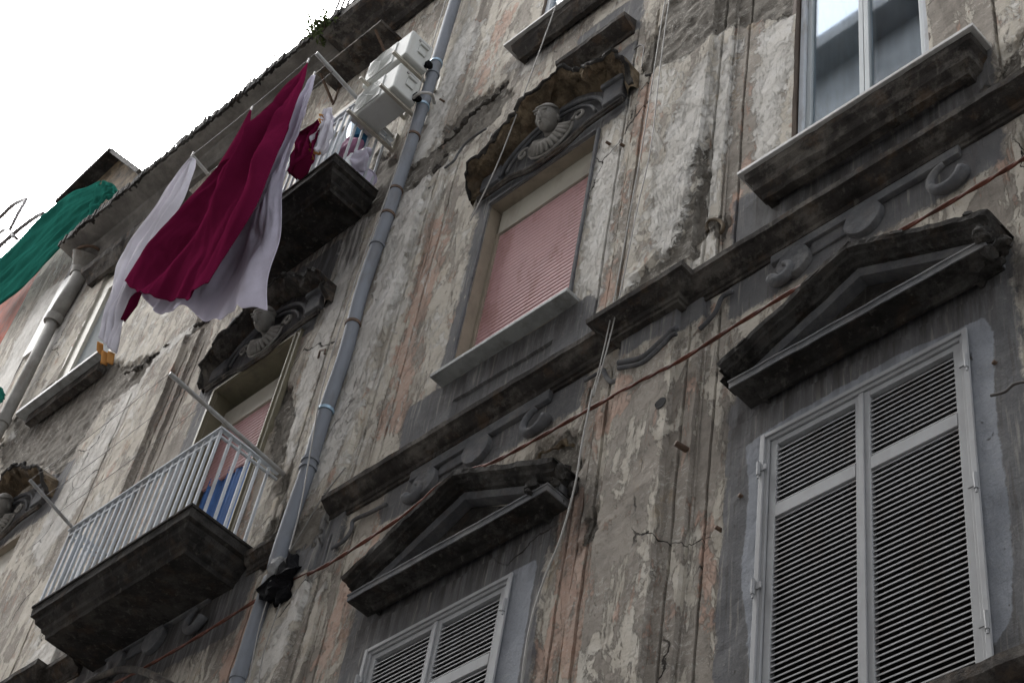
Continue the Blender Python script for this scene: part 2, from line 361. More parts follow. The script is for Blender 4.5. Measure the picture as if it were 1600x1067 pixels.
# ------------------------------------------------------------------ wear masks on the wall (real patches of paint, lime, mortar; darker areas below ledges)
def poly(*pts): return np.array([(P(*p).x, P(*p).z) for p in pts])
def rect(x0, x1, z0, z1): return np.array([(x0, z0), (x1, z0), (x1, z1), (x0, z1)])
MASK = {
 'm_pink': [poly((668,330),(700,345),(695,400),(672,470),(655,560),(640,640),(625,680),(585,690),(600,620),(625,530),(645,440)),
   poly((800,0),(780,30),(750,100),(735,150),(752,150),(785,70),(815,0)), poly((1000,150),(1030,108),(1042,160),(1035,235),(983,245),(990,190)),
   poly((935,410),(1005,420),(985,450),(930,505)), poly((600,790),(570,850),(540,900),(505,1000),(485,1067),(520,1067),(555,960),(600,850)),
   poly((885,760),(862,900),(845,1067),(905,1067),(940,880),(935,760)), poly((1098,800),(1092,900),(1088,990),(1108,1000),(1118,880),(1120,810)),
   poly((1085,380),(1110,352),(1155,340),(1130,368)), poly((985,270),(1000,300),(975,350),(965,330)), poly((400,930),(360,1000),(330,1067),(352,1067),(395,990),(415,940)),
   poly((1000,590),(940,620),(920,680),(960,680),(1000,630))],
 'm_white': [poly((655,280),(690,250),(668,330),(640,440),(600,540),(570,640),(530,740),(490,780),(520,690),(560,560),(600,430),(630,330)),
   poly((1045,240),(1080,150),(1122,75),(1112,200),(1092,330),(1075,400),(1045,430),(1018,390),(1030,320)),
   poly((930,235),(978,230),(958,370),(938,460),(905,462),(915,350)), poly((1130,80),(1160,50),(1150,180),(1120,320),(1105,330),(1115,200)),
   poly((725,40),(760,30),(720,130),(680,240),(655,290),(640,270),(680,160)), poly((545,350),(580,340),(540,470),(490,620),(450,720),(432,700),(480,560)),
   poly((200,600),(250,570),(180,680),(130,780),(60,890),(45,860),(110,740)),
   poly((1180,60),(1245,0),(1225,200),(1190,280),(1170,250)), poly((470,930),(500,900),(470,1000),(445,1067),(410,1067)), poly((120,430),(80,520),(60,560),(75,560),(140,440)),
   poly((790,110),(850,60),(900,20),(880,60),(820,120)), poly((40,640),(70,620),(20,720),(0,760),(0,700)), poly((230,560),(320,500),(300,530),(220,600)),
   poly((180,980),(70,1067),(20,1067),(130,960))],
 'm_mortar': [poly((1005,122),(1015,70),(1045,30),(1075,-20),(1290,-60),(1270,-20),(1250,5),(1235,22),(1180,35),(1128,52),(1085,95),(1040,112)),
   poly((690,215),(735,160),(790,128),(800,150),(770,190),(735,220),(700,240),(690,235)), poly((640,268),(690,225),(705,240),(685,275),(655,300),(630,312)),
   poly((20,655),(80,600),(150,560),(200,570),(250,548),(225,590),(160,635),(125,690),(95,740),(40,720),(20,700)),
   poly((1063,395),(1080,345),(1095,250),(1114,212),(1106,350),(1090,400),(1070,440),(1040,452),(980,485),(1000,445)), poly((1108,345),(1135,345),(1132,372),(1105,372)),
   poly((400,860),(445,790),(430,760),(455,730),(445,850),(420,885),(395,890)), poly((447,590),(462,630),(435,745),(416,735),(430,640)),
   poly((805,745),(840,700),(900,675),(905,720),(885,770),(830,765)), poly((1535,140),(1600,60),(1600,165),(1520,175)), poly((480,60),(560,20),(520,90),(470,120)),
   poly((590,240),(640,250),(600,330),(560,340)), poly((450,840),(520,790),(500,860),(460,880)), poly((910,870),(940,840),(945,800),(930,790),(915,830)),
   poly((0,690),(60,680),(70,720),(0,760)), poly((1500,560),(1512,560),(1506,578))],
 'm_gray': [rect(-4.81,-2.88,4.5,7.75), rect(-4.9,-2.86,8.45,9.72), rect(-8.1,-6.17,4.5,7.75), rect(-8.12,-6.1,8.45,9.72), rect(-7.9,-6.12,11.95,13.05), rect(-11.75,-9.95,11.9,13.3),
   rect(-5.8,-5.0,8.6,8.95), rect(-9.3,-8.5,8.3,8.95), rect(-6.95,-6.1,13.2,13.9), rect(-15.9,-14.1,11.9,12.7), rect(-11.72,-11.4,9,12), rect(-12,-9.6,8.2,9.0), rect(-7.82,-7.68,9.7,12)],
 'm_lgray': [poly((1178,1067),(1160,900),(1172,780),(1170,700),(1195,680),(1400,560),(1505,515),(1540,498),(1556,520),(1560,640),(1580,780),(1590,960),(1560,1010),(1500,1030),(1500,700),(1230,700),(1230,1067)), rect(-7.92,-7.6,4.8,6.9), rect(-6.6,-6.27,4.8,7.2)],
 'm_dark': [rect(-4.9,-2.7,7.25,7.65), rect(-8.1,-5.9,7.2,7.65), rect(-12,-9.6,8.0,9.0), rect(-4.65,-2.85,9.05,9.45), rect(-7.75,-6.3,9.45,9.75), rect(-11.5,-9.5,12.6,13.6), rect(-7.9,-6.9,14.0,14.4), rect(-16,-14.3,14.0,14.45)],
}
def sdf(pl, x, z):
    """signed distance, positive inside"""
    d = np.full(x.shape, 1e9); ins = np.zeros(x.shape, bool); n = len(pl)
    for i in range(n):
        a = pl[i]; b = pl[(i+1) % n]; ex, ez = b-a; wx, wz = x-a[0], z-a[1]
        t = np.clip((wx*ex+wz*ez)/(ex*ex+ez*ez+1e-9), 0, 1)
        d = np.minimum(d, (wx-ex*t)**2+(wz-ez*t)**2)
        c = ((a[1] > z) != (b[1] > z))
        ins ^= c & (x < (b[0]-a[0])*(z-a[1])/((b[1]-a[1]) if abs(b[1]-a[1]) > 1e-9 else 1e-9)+a[0])
    d = np.sqrt(d); return np.where(ins, d, -d)
def masks(x, z):
    r = {}
    for k, pls in MASK.items():
        v = np.full(x.shape, -.4)
        for pl in pls: v = np.maximum(v, sdf(pl, x, z))
        if k == 'm_dark':
            v = np.clip(.5+v/.35, 0, 1)*.85
        r[k] = np.clip(v, -.4, .4) if k != 'm_dark' else v
    r['m_tone'] = tone(x, z)
    # salmon and mortar never sit on the soft-grey painted band
    r['m_pink'] = np.where(r['m_gray'] > .02, -.4, r['m_pink'])
    return r
STRIPS = [  # (x0, x1, z0, z1, tone): repaired or differently washed strips of plaster between the mouldings
 (-8.78,-8.47,9.1,13.4,.75), (-8.47,-8.3,9.1,13.4,.35), (-8.0,-7.75,9.7,13.2,.35), (-6.40,-6.1,9.7,12.9,.8), (-6.1,-5.79,9.1,12.6,.1), (-5.79,-5.6,9.1,12.4,.5), (-5.6,-5.21,9.1,12.4,.35),
 (-5.21,-5.01,9.1,12.6,.9), (-5.01,-4.72,9.1,12.8,-.75), (-4.72,-4.42,9.1,12.8,.55), (-9.7,-9.25,9.1,13.2,.3), (-3.3,-2.85,9.6,12,-.5), (-2.85,-2.2,9.3,12,.2),
 (-6.18,-5.93,3,8.5,-.3), (-5.93,-5.74,3,8.5,.1), (-5.74,-5.26,3,8.6,-.12), (-5.26,-5.07,3,8.5,-.45), (-5.07,-4.8,3,8.5,-.15), (-9.2,-8.72,3,8.6,.35), (-8.72,-8.55,3,8.5,.1), (-8.4,-8.1,3,8.5,.15),
 (-9.05,-8.68,13.6,17.3,.7), (-8.68,-8.5,13.6,17.3,-.3), (-8.5,-8.2,13.6,17.3,.4), (-8.2,-7.9,13.6,17.3,.1), (-12.5,-11.75,9.1,13,-.45), (-13.2,-12.8,9.1,13,.5), (-14.3,-13.4,9.1,13,.1), (-16.6,-16.0,14.4,17,.45), (-14.2,-13.2,13.6,16.5,.5)]
def tone(x, z):
    t = np.zeros_like(x)
    for a, b, c, d, v in STRIPS: t = np.where((x > a) & (x < b) & (z > c) & (z < d), v, t)
    return t
def paint(me):
    n = len(me.vertices); co = np.empty(n*3, 'f'); me.vertices.foreach_get('co', co); co = co.reshape(-1, 3)
    for k, v in masks(co[:, 0].astype(float), co[:, 2].astype(float)).items():
        a = me.attributes.new(k, 'FLOAT', 'POINT'); a.data.foreach_set('value', v.astype('f'))

# ------------------------------------------------------------------ the building
B = thing('old_apartment_building', 'weathered old apartment building with peeling beige and salmon plaster, black window hoods and balconies', 'building', (-9.5, 0, -1.6))
ZT = 17.9
OPEN = dict(R1=(-4.51,-3.2,4.95,7.17), M1=(-7.79,-6.48,4.95,7.14), R2=(-4.42,-3.31,9.68,12.2), M2=(-7.66,-6.44,9.72,11.93), L2=(-11.37,-10.19,9.0,11.95),
            LL2=(-15.95,-14.66,9.72,11.86), M3=(-7.6,-6.45,14.45,16.7), L3=(-11.35,-10.2,13.72,16.3), LL3=(-15.78,-14.5,14.4,17.15))
def lines(lo, hi, step, brk):
    a = list(np.arange(lo, hi, step))+[lo, hi]
    for b in brk:
        if lo < b < hi: a += [b-.003, b+.003]
    keep_ = set(round(b+q, 4) for b in brk for q in (-.003, .003))
    a = [v for v in a if round(v, 4) in keep_ or all(abs(v-b) > step*.3 for b in brk)]
    return np.array(sorted(set(np.round(a, 4))))
PIL = [-5.5, -8.96, -12.75, -2.2]
def build_wall():
    xb = []; zb = [8.45, 8.9, 13.3, 13.7]
    for c in PIL:
        xb += [c-.24, c+.24, c-.43, c+.43, c-.29, c+.29, c-.49, c+.49]; xb += [c+s_*(e+w_*q) for e, w_ in ((.335, .011), (.56, .009), (.62, .009), (.385, .012), (.63, .010), (.70, .009)) for s_ in (-1, 1) for q in (-1, 1)]
    for x0, x1, z0, z1 in OPEN.values(): xb += [x0, x1]; zb += [z0, z1]
    xb += [-4.79,-2.9,-8.08,-6.17]; zb += [7.42, 9.1, 9.43]
    xs = lines(-17.35, -1.2, .034, xb); zs = lines(3.2, ZT, .038, zb)
    X, Z = np.meshgrid(xs, zs)
    h = np.zeros_like(X)
    for c in PIL:
        d = np.abs(X-c)
        f1 = (Z < 8.9)
        h = np.where(f1 & (d < .43), np.maximum(h, .03), h); h = np.where(f1 & (d < .24), .075, h)
        f2 = (Z > 8.9) & (Z < 13.5)
        h = np.where(f2 & (d < .49), np.maximum(h, .03), h); h = np.where(f2 & (d < .29), .075, h)
        f3 = Z >= 13.5
        h = np.where(f3 & (d < .3), .03, h)
    for c in PIL:
        for e, w_ in ((.335, .010), (.56, .008)):
            for s_ in (-1, 1): h = np.where((np.abs(X-(c+s_*e)) < w_) & (Z < 8.6), h-.028, h)
        for e, w_ in ((.385, .010), (.63, .008)):
            for s_ in (-1, 1): h = np.where((np.abs(X-(c+s_*e)) < w_) & (Z > 9.0) & (Z < 13.2), h-.028, h)
    # raised painted surrounds of the shuttered windows
    for ax in (-3.845, -7.125):
        h = np.where((np.abs(X-ax) < .95) & (Z < 7.42), .02, h)
    # sunk dado panels under the F2 sills
    for a, b in ((-4.3, -3.28), (-7.55, -6.55)):
        h = np.where((X > a) & (X < b) & (Z > 9.1) & (Z < 9.43), -.025, h)
    mk = masks(X.ravel(), Z.ravel()); mo = mk['m_mortar'].reshape(X.shape)
    co = np.stack([X.ravel(), Z.ravel()], 1)
    nz = np.array([noise.noise(Vector((a*1.3, b*1.3, 0)))*.010+noise.noise(Vector((a*5, b*5, 3)))*.006+noise.noise(Vector((a*13, b*13, 7)))*.004 for a, b in co]).reshape(X.shape)
    rough = np.array([noise.noise(Vector((a*9, b*9, 5))) for a, b in co]).reshape(X.shape)
    mm = np.clip((mo+.02+rough*.09)/.05, 0, 1)
    h = h+nz-mm*(.028+rough*.02)
    # eroded arrises: pull the pilaster edges in and out a little
    Xd = X.copy()
    for c in PIL:
        for e in (c-.24, c+.24, c-.43, c+.43, c-.29, c+.29, c-.49, c+.49):
            w = np.abs(X-e) < .005
            Xd = np.where(w, X+np.interp(Z, zs, [noise.noise(Vector((e*7, z*6, 1)))*.014 for z in zs]), Xd)
    nx = len(xs); verts = np.stack([Xd.ravel(), -h.ravel(), Z.ravel()], 1)
    faces = []
    cx = (xs[:-1]+xs[1:])/2; cz = (zs[:-1]+zs[1:])/2
    keep = np.ones((len(cz), len(cx)), bool)
    for x0, x1, z0, z1 in OPEN.values():
        keep &= ~((cx[None, :] > x0) & (cx[None, :] < x1) & (cz[:, None] > z0) & (cz[:, None] < z1))
    for j, i in zip(*np.nonzero(keep)):
        a = j*nx+i; faces.append((int(a), int(a+1), int(a+nx+1), int(a+nx)))
    o = mesh_obj('wall', verts.tolist(), faces, 'plaster', B, recalc=False)
    me = o.data
    for k, v in mk.items():
        a = me.attributes.new(k, 'FLOAT', 'POINT'); a.data.foreach_set('value', v.astype('f'))
    return o
WALL = build_wall()
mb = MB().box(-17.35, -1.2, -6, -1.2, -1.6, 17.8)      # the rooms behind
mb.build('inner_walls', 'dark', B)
MB().box(-17.35, -1.2, -1.2, 0, -1.6, 3.19).build('ground_floor_wall', 'opp', B)

def reveal(key, name, mat, depth=.14, **k):
    """window opening lining as ring of four slabs + dark back"""
    x0, x1, z0, z1 = OPEN[key]; mb = MB(); t = .03
    mb.box(x0-t, x0+.001, -depth-.3, -.004, z0, z1); mb.box(x1-.001, x1+t, -depth-.3, -.004, z0, z1)
    mb.box(x0-t, x1+t, -depth-.3, -.004, z1-.001, z1+t); mb.box(x0-t, x1+t, -depth-.3, -.004, z0-t, z0+.001)
    return mb.build(name, mat, B, **k)
def roller(x0, x1, z0, z1, o, pitch, mat, parent, name='roller_shutter'):
    mb = MB(); n = int(round((z1-z0)/pitch)); prof = []
    for k in range(n):
        z = z0+k*pitch
        prof += [(z, o-.014), (z+.009, o-.014), (z+.010, o), (z+pitch*.55, o+.007), (z+pitch-.001, o+.003)]
    v = []; m_ = len(prof)
    for x in (x0, x1): v += [(x, -q, z) for z, q in prof]
    mb.add(v, [(k, k+1, m_+k+1, m_+k) for k in range(m_-1)])
    return mb.build(name, mat, parent, recalc=False)

# --- louvred shutter windows under the pediments
def shutter_window(key, ax):
    x0, x1, z0, z1 = OPEN[key]; z0 = z0+.02
    w = reveal(key, 'shuttered_window', 'shutter', .05)
    fr = MB(); t = .035
    fr.box(x0+.002, x0+t, -.03, .035, z0, z1-.002); fr.box(x1-t, x1-.002, -.03, .035, z0, z1-.002); fr.box(x0+t, x1-t, -.03, .033, z1-t, z1-.002)
    fr.box(x0-.02, x0+.012, .033, .048, z0, z1+.02); fr.box(x1-.012, x1+.02, .033, .048, z0, z1+.02); fr.box(x0+.012, x1-.012, .033, .047, z1-.01, z1+.02)
    fr.build('shutter_frame', 'shutter', w, bevel=.004)
    xm = (x0+x1)/2; zm = 6.58 if key == 'R1' else 6.55
    for s, (a, b) in enumerate(((x0+t+.004, xm-.002), (xm+.002, x1-t-.004))):
        lf = MB(); st = .045
        lf.box(a, a+st, -.02, .022, z0, z1-t-.005); lf.box(b-st, b, -.02, .022, z0, z1-t-.005)
        lf.box(a+st, b-st, -.018, .02, z1-t-.045, z1-t-.005); lf.box(a+st, b-st, -.018, .024, zm-.045, zm+.045); lf.box(a+st, b-st, -.018, .02, z0, z0+.08)
        if s == 0: lf.box(b-.014, b+.014, .023, .034, z0, z1-t-.01)
        lf.build('shutter_leaf', 'shutter', w, bevel=.003)
        sl = MB(); p = .0362
        for za, zb in ((z0+.08, zm-.045), (zm+.045, z1-t-.045)):
            k = za+.012
            while k < zb-.02:
                # tilted slat, outer lip low
                tw = random.uniform(-.0015, .0015)
                v = [(x, -q, z) for x in (a+st, b-st) for q, z in ((.016, k+tw), (.016, k+.0095+tw), (-.014, k+.033), (-.014, k+.025))]
                sl.add(v, [(0, 1, 2, 3), (4, 7, 6, 5), (0, 4, 5, 1), (1, 5, 6, 2), (2, 6, 7, 3), (3, 7, 4, 0)]); k += p
        sl.build('louvre_slats', 'slat', w)
    MB().box(x0+.01, x1-.01, -.08, -.065, z0, z1-.01).build('gap_shade_panel', 'gapshade', w)  # dark panel added behind the slats; its colour gives the gaps their shade
    for zz in (z1-.25, z1-1.1, z1-1.95):
        for xx, sg in ((x0, -1), (x1, 1)):
            h = MB().tube([(xx+sg*.012, -.06, zz-.05), (xx+sg*.012, -.06, zz+.05)], .011, 8); h.box(min(xx, xx+sg*-.035), max(xx, xx+sg*-.035), .046, .056, zz-.02, zz+.02)
            h.tube([(xx+sg*.012, -.06, zz-.075), (xx+sg*.012, -.06, zz-.05)], .006, 6)
            h.build('hinge', 'shutter', w)
    MB().box(x0-.28, x1+.28, 0, .06, z0-.08, z0-.005).build('sill', 'soot', w, bevel=.01)
    return w
shutter_window('R1', -3.845); shutter_window('M1', -7.125)
# projecting lower ledge at the right shuttered window
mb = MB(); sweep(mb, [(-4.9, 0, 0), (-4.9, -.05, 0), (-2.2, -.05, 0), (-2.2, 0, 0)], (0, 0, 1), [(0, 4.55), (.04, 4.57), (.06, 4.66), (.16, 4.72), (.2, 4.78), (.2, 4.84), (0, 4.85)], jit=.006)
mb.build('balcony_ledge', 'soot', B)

# --- roller shutter window, middle bay
x0, x1, z0, z1 = OPEN['M2']
w = reveal('M2', 'roller_shutter_window', 'tan', .13)
MB().box(x0+.03, x1-.03, -.16, -.11, 11.62, z1-.003).build('shutter_box', 'cream', w, bevel=.004)
roller(x0+.03, x1-.03, 9.75, 11.62, -.135, .0478, 'pink', w)
MB().box(x0+.001, x0+.04, -.15, -.11, z0, 11.64).build('shutter_guide', 'tan', w, bevel=.003)
MB().box(x1-.045, x1-.001, -.15, -.05, z0, 11.64).build('shutter_guide', 'cream', w, bevel=.003)
mb = MB().box(-7.74, -6.32, -.1, .13, 9.695, 9.735); mb.build('window_sill', 'marble', w, bevel=.006)
mb = MB()
for a, b, o1 in ((x0-.03, x0-.002, .02), (x1+.002, x1+.03, .02)): mb.box(a, b, -.02, o1, z0+.02, z1+.03)
mb.box(x0-.002, x1+.002, -.02, .03, z1+.002, z1+.03); mb.build('window_surround', 'gstone', w, bevel=.005)
# --- white casement window, right bay
x0, x1, z0, z1 = OPEN['R2']
w = reveal('R2', 'casement_window', 'brown', .13)
fr = MB(); q0, q1 = -.12, -.07
fr.box(x0+.02, x0+.06, q0, q1+.03, z0, z1-.02); fr.box(x1-.06, x1-.02, q0, q1+.03, z0, z1-.02); fr.box(x0+.06, x1-.06, q0, q1+.028, z1-.07, z1-.02); fr.box(x0+.06, x1-.06, q0, q1+.028, z0, z0+.05)
fr.build('window_frame', 'white', w, bevel=.004)
xm = (x0+x1)/2
for a, b in ((x0+.063, xm-.002), (xm+.002, x1-.063)):
    sh = MB(); sh.box(a, a+.04, q0, q1, z0+.05, z1-.07); sh.box(b-.04, b, q0, q1, z0+.05, z1-.07); sh.box(a+.04, b-.04, q0+.002, q1-.002, z0+.05, z0+.11); sh.box(a+.04, b-.04, q0+.002, q1-.002, z1-.13, z1-.07)
    sh.build('casement_sash', 'rgray', w, bevel=.004)
    MB().box(a+.038, b-.038, -.1, -.095, z0+.108, z1-.128).build('glass_pane', 'glass', w)
lc = MB(); n = 90
v = [(x0+.07+(x1-x0)*.5*i/n, .118+.008*math.sin(i*.9)+.004*math.sin(i*2.3), z) for z in (z0, z1) for i in range(n+1)]
MB().box(x0+.02, x1-.02, -.2, -.18, z0, z1).build('dark_curtain', 'bluegrey', w)
lc.add(v, [(i, i+1, n+2+i, n+1+i) for i in range(n)]); lc.build('lace_curtain', 'lace', w, smooth=True, recalc=False)
mb = MB(); sweep(mb, [(-4.50, 0, 0), (-4.50, -.03, 0), (-3.06, -.03, 0), (-3.06, 0, 0)], (0, 0, 1), [(0, 9.37), (.06, 9.37), (.07, 9.42), (.11, 9.45), (.12, 9.52), (.15, 9.56), (.155, 9.625), (0, 9.63)], jit=.007, freq=9)
mb.build('sill_moulding', 'soot', w)
MB().box(-4.70, -2.87, -.1, .21, 9.632, 9.665).build('window_sill', 'sillw', w, bevel=.005)
# --- roller shutter door of the lower balcony
x0, x1, z0, z1 = OPEN['L2']
w = reveal('L2', 'balcony_door', 'olive', .2)
MB().box(x0+.01, x1-.01, -.2, -.14, 11.5, 11.78).build('shutter_box', 'cream', w, bevel=.004)
zb = P(303, 774, -.16).z
roller(x0+.05, x1-.05, zb, 11.5, -.17, .0478, 'pink', w)
mb = MB(); mb.box(x0-.07, x0, -.02, .035, z0, z1+.07); mb.box(x1, x1+.07, -.02, .035, z0, z1+.07); mb.box(x0, x1, -.02, .034, z1, z1+.07)
mb.box(x0-.02, x0, .035, .05, z0, z1+.03); mb.box(x1, x1+.02, .035, .05, z0, z1+.03); mb.box(x0, x1, .035, .049, z1, z1+.03)
mb.build('door_frame', 'olive', w, bevel=.004)
cu = MB(); n = 60
v = [(x0+.04+(x1-x0-.08)*i/n, .19+.02*math.sin(i*.8)+.012*math.sin(i*1.7+1), z) for z in (z0, zb+.1) for i in range(n+1)]
cu.add(v, [(i, i+1, n+2+i, n+1+i) for i in range(n)]); cu.build('blue_curtain', 'bluec', w, smooth=True, recalc=False)
# --- far left bay: window with dark opening under the bust
w = reveal('LL2', 'far_window', 'tan', .13); x0, x1, z0, z1 = OPEN['LL2']
MB().box(x0+.02, x1-.02, -.12, -.08, 11.4, z1-.004).build('shutter_box', 'cream', w)
roller(x0+.03, x1-.03, z0, 11.4, -.12, .0478, 'pink', w)
# --- top left window
w = reveal('LL3', 'top_floor_window', 'cream', .1); x0, x1, z0, z1 = OPEN['LL3']
mb = MB(); mb.box(x0+.005, x0+.2, -.09, -.03, z0, z1-.2); mb.box(x1-.16, x1-.005, -.09, -.03, z0, z1-.2); mb.box(x0+.01, x1-.01, -.09, -.028, z1-.5, z1-.3); mb.box(x0-.03, x1+.03, -.04, .05, z1-.06, z1+.02)
mb.build('window_frame', 'cream', w, bevel=.004)
roller(x0+.2, x1-.16, z0, z1-.5, -.08, .034, 'rgray', w)
pA, pB = P(27, 640, .2), P(152, 551, .2)
MB().box(pA.x, -14.3, 0, .2, 14.36, 14.42).build('window_sill', 'marble', w, bevel=.006)
mb = MB(); mb.box(pA.x+.15, -14.4, 0, .1, 14.2, 14.36); mb.jitter(.01, 8); mb.build('sill_moulding', 'soot', w)
mb = MB(); sweep(mb, [(-16.05, 0, 0), (-16.05, -.02, 0), (-14.2, -.02, 0), (-14.2, 0, 0)], (0, 0, 1), [(0, 17.0), (.05, 17.0), (.1, 17.1), (.16, 17.2), (.18, 17.3), (0, 17.34)], jit=.012)
mb.build('window_hood', 'soot', w)
# --- top window, middle bay
w = reveal('M3', 'top_floor_window', 'brown', .1); x0, x1, z0, z1 = OPEN['M3']
mb = MB(); mb.box(x0+.01, x0+.07, -.09, -.03, z0, z1-.01); mb.box(x1-.07, x1-.01, -.09, -.03, z0, z1-.01); mb.box(x0+.07, x1-.07, -.088, -.032, z1-.07, z1-.01); mb.box(x0+.07, x1-.07, -.088, -.032, z0, z0+.06); mb.box((x0+x1)/2-.04, (x0+x1)/2+.04, -.088, -.03, z0+.06, z1-.07)
mb.build('window_frame', 'white', w, bevel=.004)
MB().box(x0+.06, x1-.06, -.07, -.065, z0+.05, z1-.06).build('glass_pane', 'glass', w)
MB().box(x0+.02, x1-.02, -.2, -.18, z0, z1).build('lace_curtain', 'lace', w)
MB().box(-7.82, -6.25, -.05, .19, 14.39, 14.42).build('window_sill', 'sillw', w, bevel=.004)
mb = MB(); sweep(mb, [(-7.62, 0, 0), (-7.62, -.03, 0), (-6.45, -.03, 0), (-6.45, 0, 0)], (0, 0, 1), [(0, 14.15), (.05, 14.15), (.08, 14.22), (.11, 14.28), (.13, 14.37), (0, 14.38)], jit=.012)
mb.build('sill_moulding', 'soot', w)
# --- door of the upper balcony
w = reveal('L3', 'balcony_door', 'cream', .1); x0, x1, z0, z1 = OPEN['L3']
roller(x0+.05, x1-.05, z0, z1-.3, -.06, .04, 'white', w); MB().box(x0+.01, x1-.01, -.07, -.02, z1-.3, z1-.004).build('shutter_box', 'cream', w)
mb = MB(); mb.box(x0-.08, x0, -.02, .03, z0, z1+.08); mb.box(x1, x1+.08, -.02, .03, z0, z1+.08); mb.box(x0, x1, -.02, .029, z1, z1+.08)
mb.build('door_frame', 'cream', w, bevel=.004)

# --- triangular window hoods
def pediment(ax, hw, zb, rise, dmg, name='window_hood'):
    mb = MB(); j = .008
    cor = [(ax-hw+.16, 0, 0), (ax-hw+.16, -.04, 0), (ax+hw-.16, -.04, 0), (ax+hw-.16, 0, 0)]
    sweep(mb, cor, (0, 0, 1), [(0, zb-.05), (.02, zb-.05), (.04, zb-.01), (.15, zb), (.15, zb+.08), (0, zb+.09)], jit=j*.6, step=.05)
    z0 = zb+.085; rk = [(ax-hw, 0, z0), (ax, 0, z0+rise), (ax+hw, 0, z0)]
    prof = [(.045, .01), (.045, .15), (.06, .165), (.07, .20), (.095, .205), (.105, .24), (.14, .245), (.15, .22), (.155, .0)]
    sweep(mb, rk, (0, -1, 0), prof, sign=-1, jit=j*1.3, step=.045, freq=9)
    # broken slabs of crust along the upper edge
    rs = random.Random(int(-ax*10))
    for k in range(int(46*dmg)):
        t = rs.uniform(-1.02, 1.02) if rs.random() < .6 else rs.choice((-1, 1))*rs.uniform(.85, 1.03)
        x = ax+t*hw; z = z0+rise*(1-abs(t))+.155+rs.uniform(-.02, .008); w_ = rs.uniform(.03, .09); sl_ = -rise/hw*(1 if t > 0 else -1)
        o1 = rs.uniform(.12, .25); hh = rs.uniform(.008, .022)
        c_ = [(x-w_, z-w_*sl_), (x+w_, z+w_*sl_), (x+w_*.8, z+w_*.8*sl_+hh), (x-w_*.5, z-w_*.5*sl_+hh*1.3)]
        mb.prism(c_, .01, o1)
    p = mb.build(name, 'soot2', B)
    fa = MB(); sweep(fa, cor, (0, 0, 1), [(.13, zb+.006), (.156, zb+.006), (.156, zb+.05), (.162, zb+.053), (.162, zb+.066), (.13, zb+.066)], jit=.003, step=.05); fa.build('hood_fascia', 'gstone', p)
    fr = MB(); sweep(fr, rk, (0, -1, 0), [(-.002, .0), (-.002, .10), (.043, .12), (.043, .0)], sign=-1, jit=.003); fr.build('raking_fascia', 'gstone', p)
    MB().prism([(ax-hw*.86, zb+.09), (ax+hw*.86, zb+.09), (ax, zb+.075+rise*.97)], -.01, .03).build('tympanum', 'soot2', p)  # black hood colour stands in for the shade of the recessed triangle
    return p
pediment(-3.80, .86, 7.53, .40, 1.0)
pediment(-7.02, .93, 7.53, .43, 1.3)
# crumbled right end of each hood
for (cx, cz, L) in ((-2.95, 7.58, .11), (-6.08, 7.62, .15)):
    mb = MB()
    for k in range(11):
        mb.ellipsoid((cx+random.gauss(0, L*.45), -random.uniform(.02, .25), cz+random.gauss(0, .045)), [random.uniform(.02, .05) for _ in range(3)], 14, 10)
    mb.jitter(.03, 13); mb.build('crumbled_hood_end', 'soot2', B, smooth=False)

# --- string course with breakouts over the pilasters
def string_course(x0, x1, zb, breaks, proj=.15, name='string_course', jit=.006, mat='soot'):
    path = [(x0, 0, 0)]
    for c, hw in breaks:
        if x0 < c-hw and c+hw < x1: path += [(c-hw, 0, 0), (c-hw, -.10, 0), (c+hw, -.10, 0), (c+hw, 0, 0)]
    path.append((x1, 0, 0)); path = [Vector(p)+Vector((0, -.0, 0)) for p in path]
    mb = MB(); k = proj/.15
    prof = [(-.04, zb-.07), (.018*k, zb-.07), (.02*k, zb-.045), (.035*k, zb-.04), (.04*k, zb), (.075*k, zb+.012), (.10*k, zb+.03), (.125*k, zb+.06), (.15*k, zb+.07), (.155*k, zb+.115), (.02, zb+.145), (-.04, zb+.145)]
    sweep(mb, path, (0, 0, 1), prof, jit=jit, step=.05, freq=6)
    return mb.build(name, mat, B)
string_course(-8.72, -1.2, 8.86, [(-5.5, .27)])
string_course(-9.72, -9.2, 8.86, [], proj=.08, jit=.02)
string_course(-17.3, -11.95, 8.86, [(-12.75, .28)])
mb = MB(); sweep(mb, [(-7.0, 0, 0), (-6.18, 0, 0)], (0, 0, 1), [(-.03, 13.18), (.02, 13.18), (.03, 13.22), (.09, 13.25), (.15, 13.3), (.155, 13.35), (.0, 13.4), (-.03, 13.4)], jit=.008); mb.build('cornice_fragment', 'soot', B)
# ragged remains of the fallen upper cornice
def ragged(pts, r, mat='masonry', name='broken_cornice', o=.01):
    """a thin broken arris of plaster left along the edge of a bare patch"""
    q = []
    for a_, b_ in zip(pts[:-1], pts[1:]):
        c_ = max(3, int((b_-a_).length/.018)); q += [a_.lerp(b_, k/c_) for k in range(c_)]
    q = [Vector((p.x, -o, p.z))+noise.noise_vector(p*9)*r*1.6+noise.noise_vector(p*31)*r*.7 for p in q]
    mb = MB().tube(q, r, 6, rs=[max(.003, r*(.55+1.1*noise.noise(p*14)+.5*noise.noise(p*43))) for p in q]); mb.jitter(r*.4, 30)
    return mb.build(name, mat, B)
ragged([P(690, 232), P(720, 200), P(760, 160), P(795, 130)], .03, 'soot')
ragged([P(1003, 126), P(1040, 108), P(1085, 80), P(1122, 50)], .018, 'soot')
ragged([P(450, 830), P(480, 800), P(520, 775)], .045, 'soot')
ragged([P(645, 300), P(680, 275), P(700, 240)], .03, 'soot')
ragged([P(985, 482), P(1030, 455), P(1062, 440)], .03, 'soot')
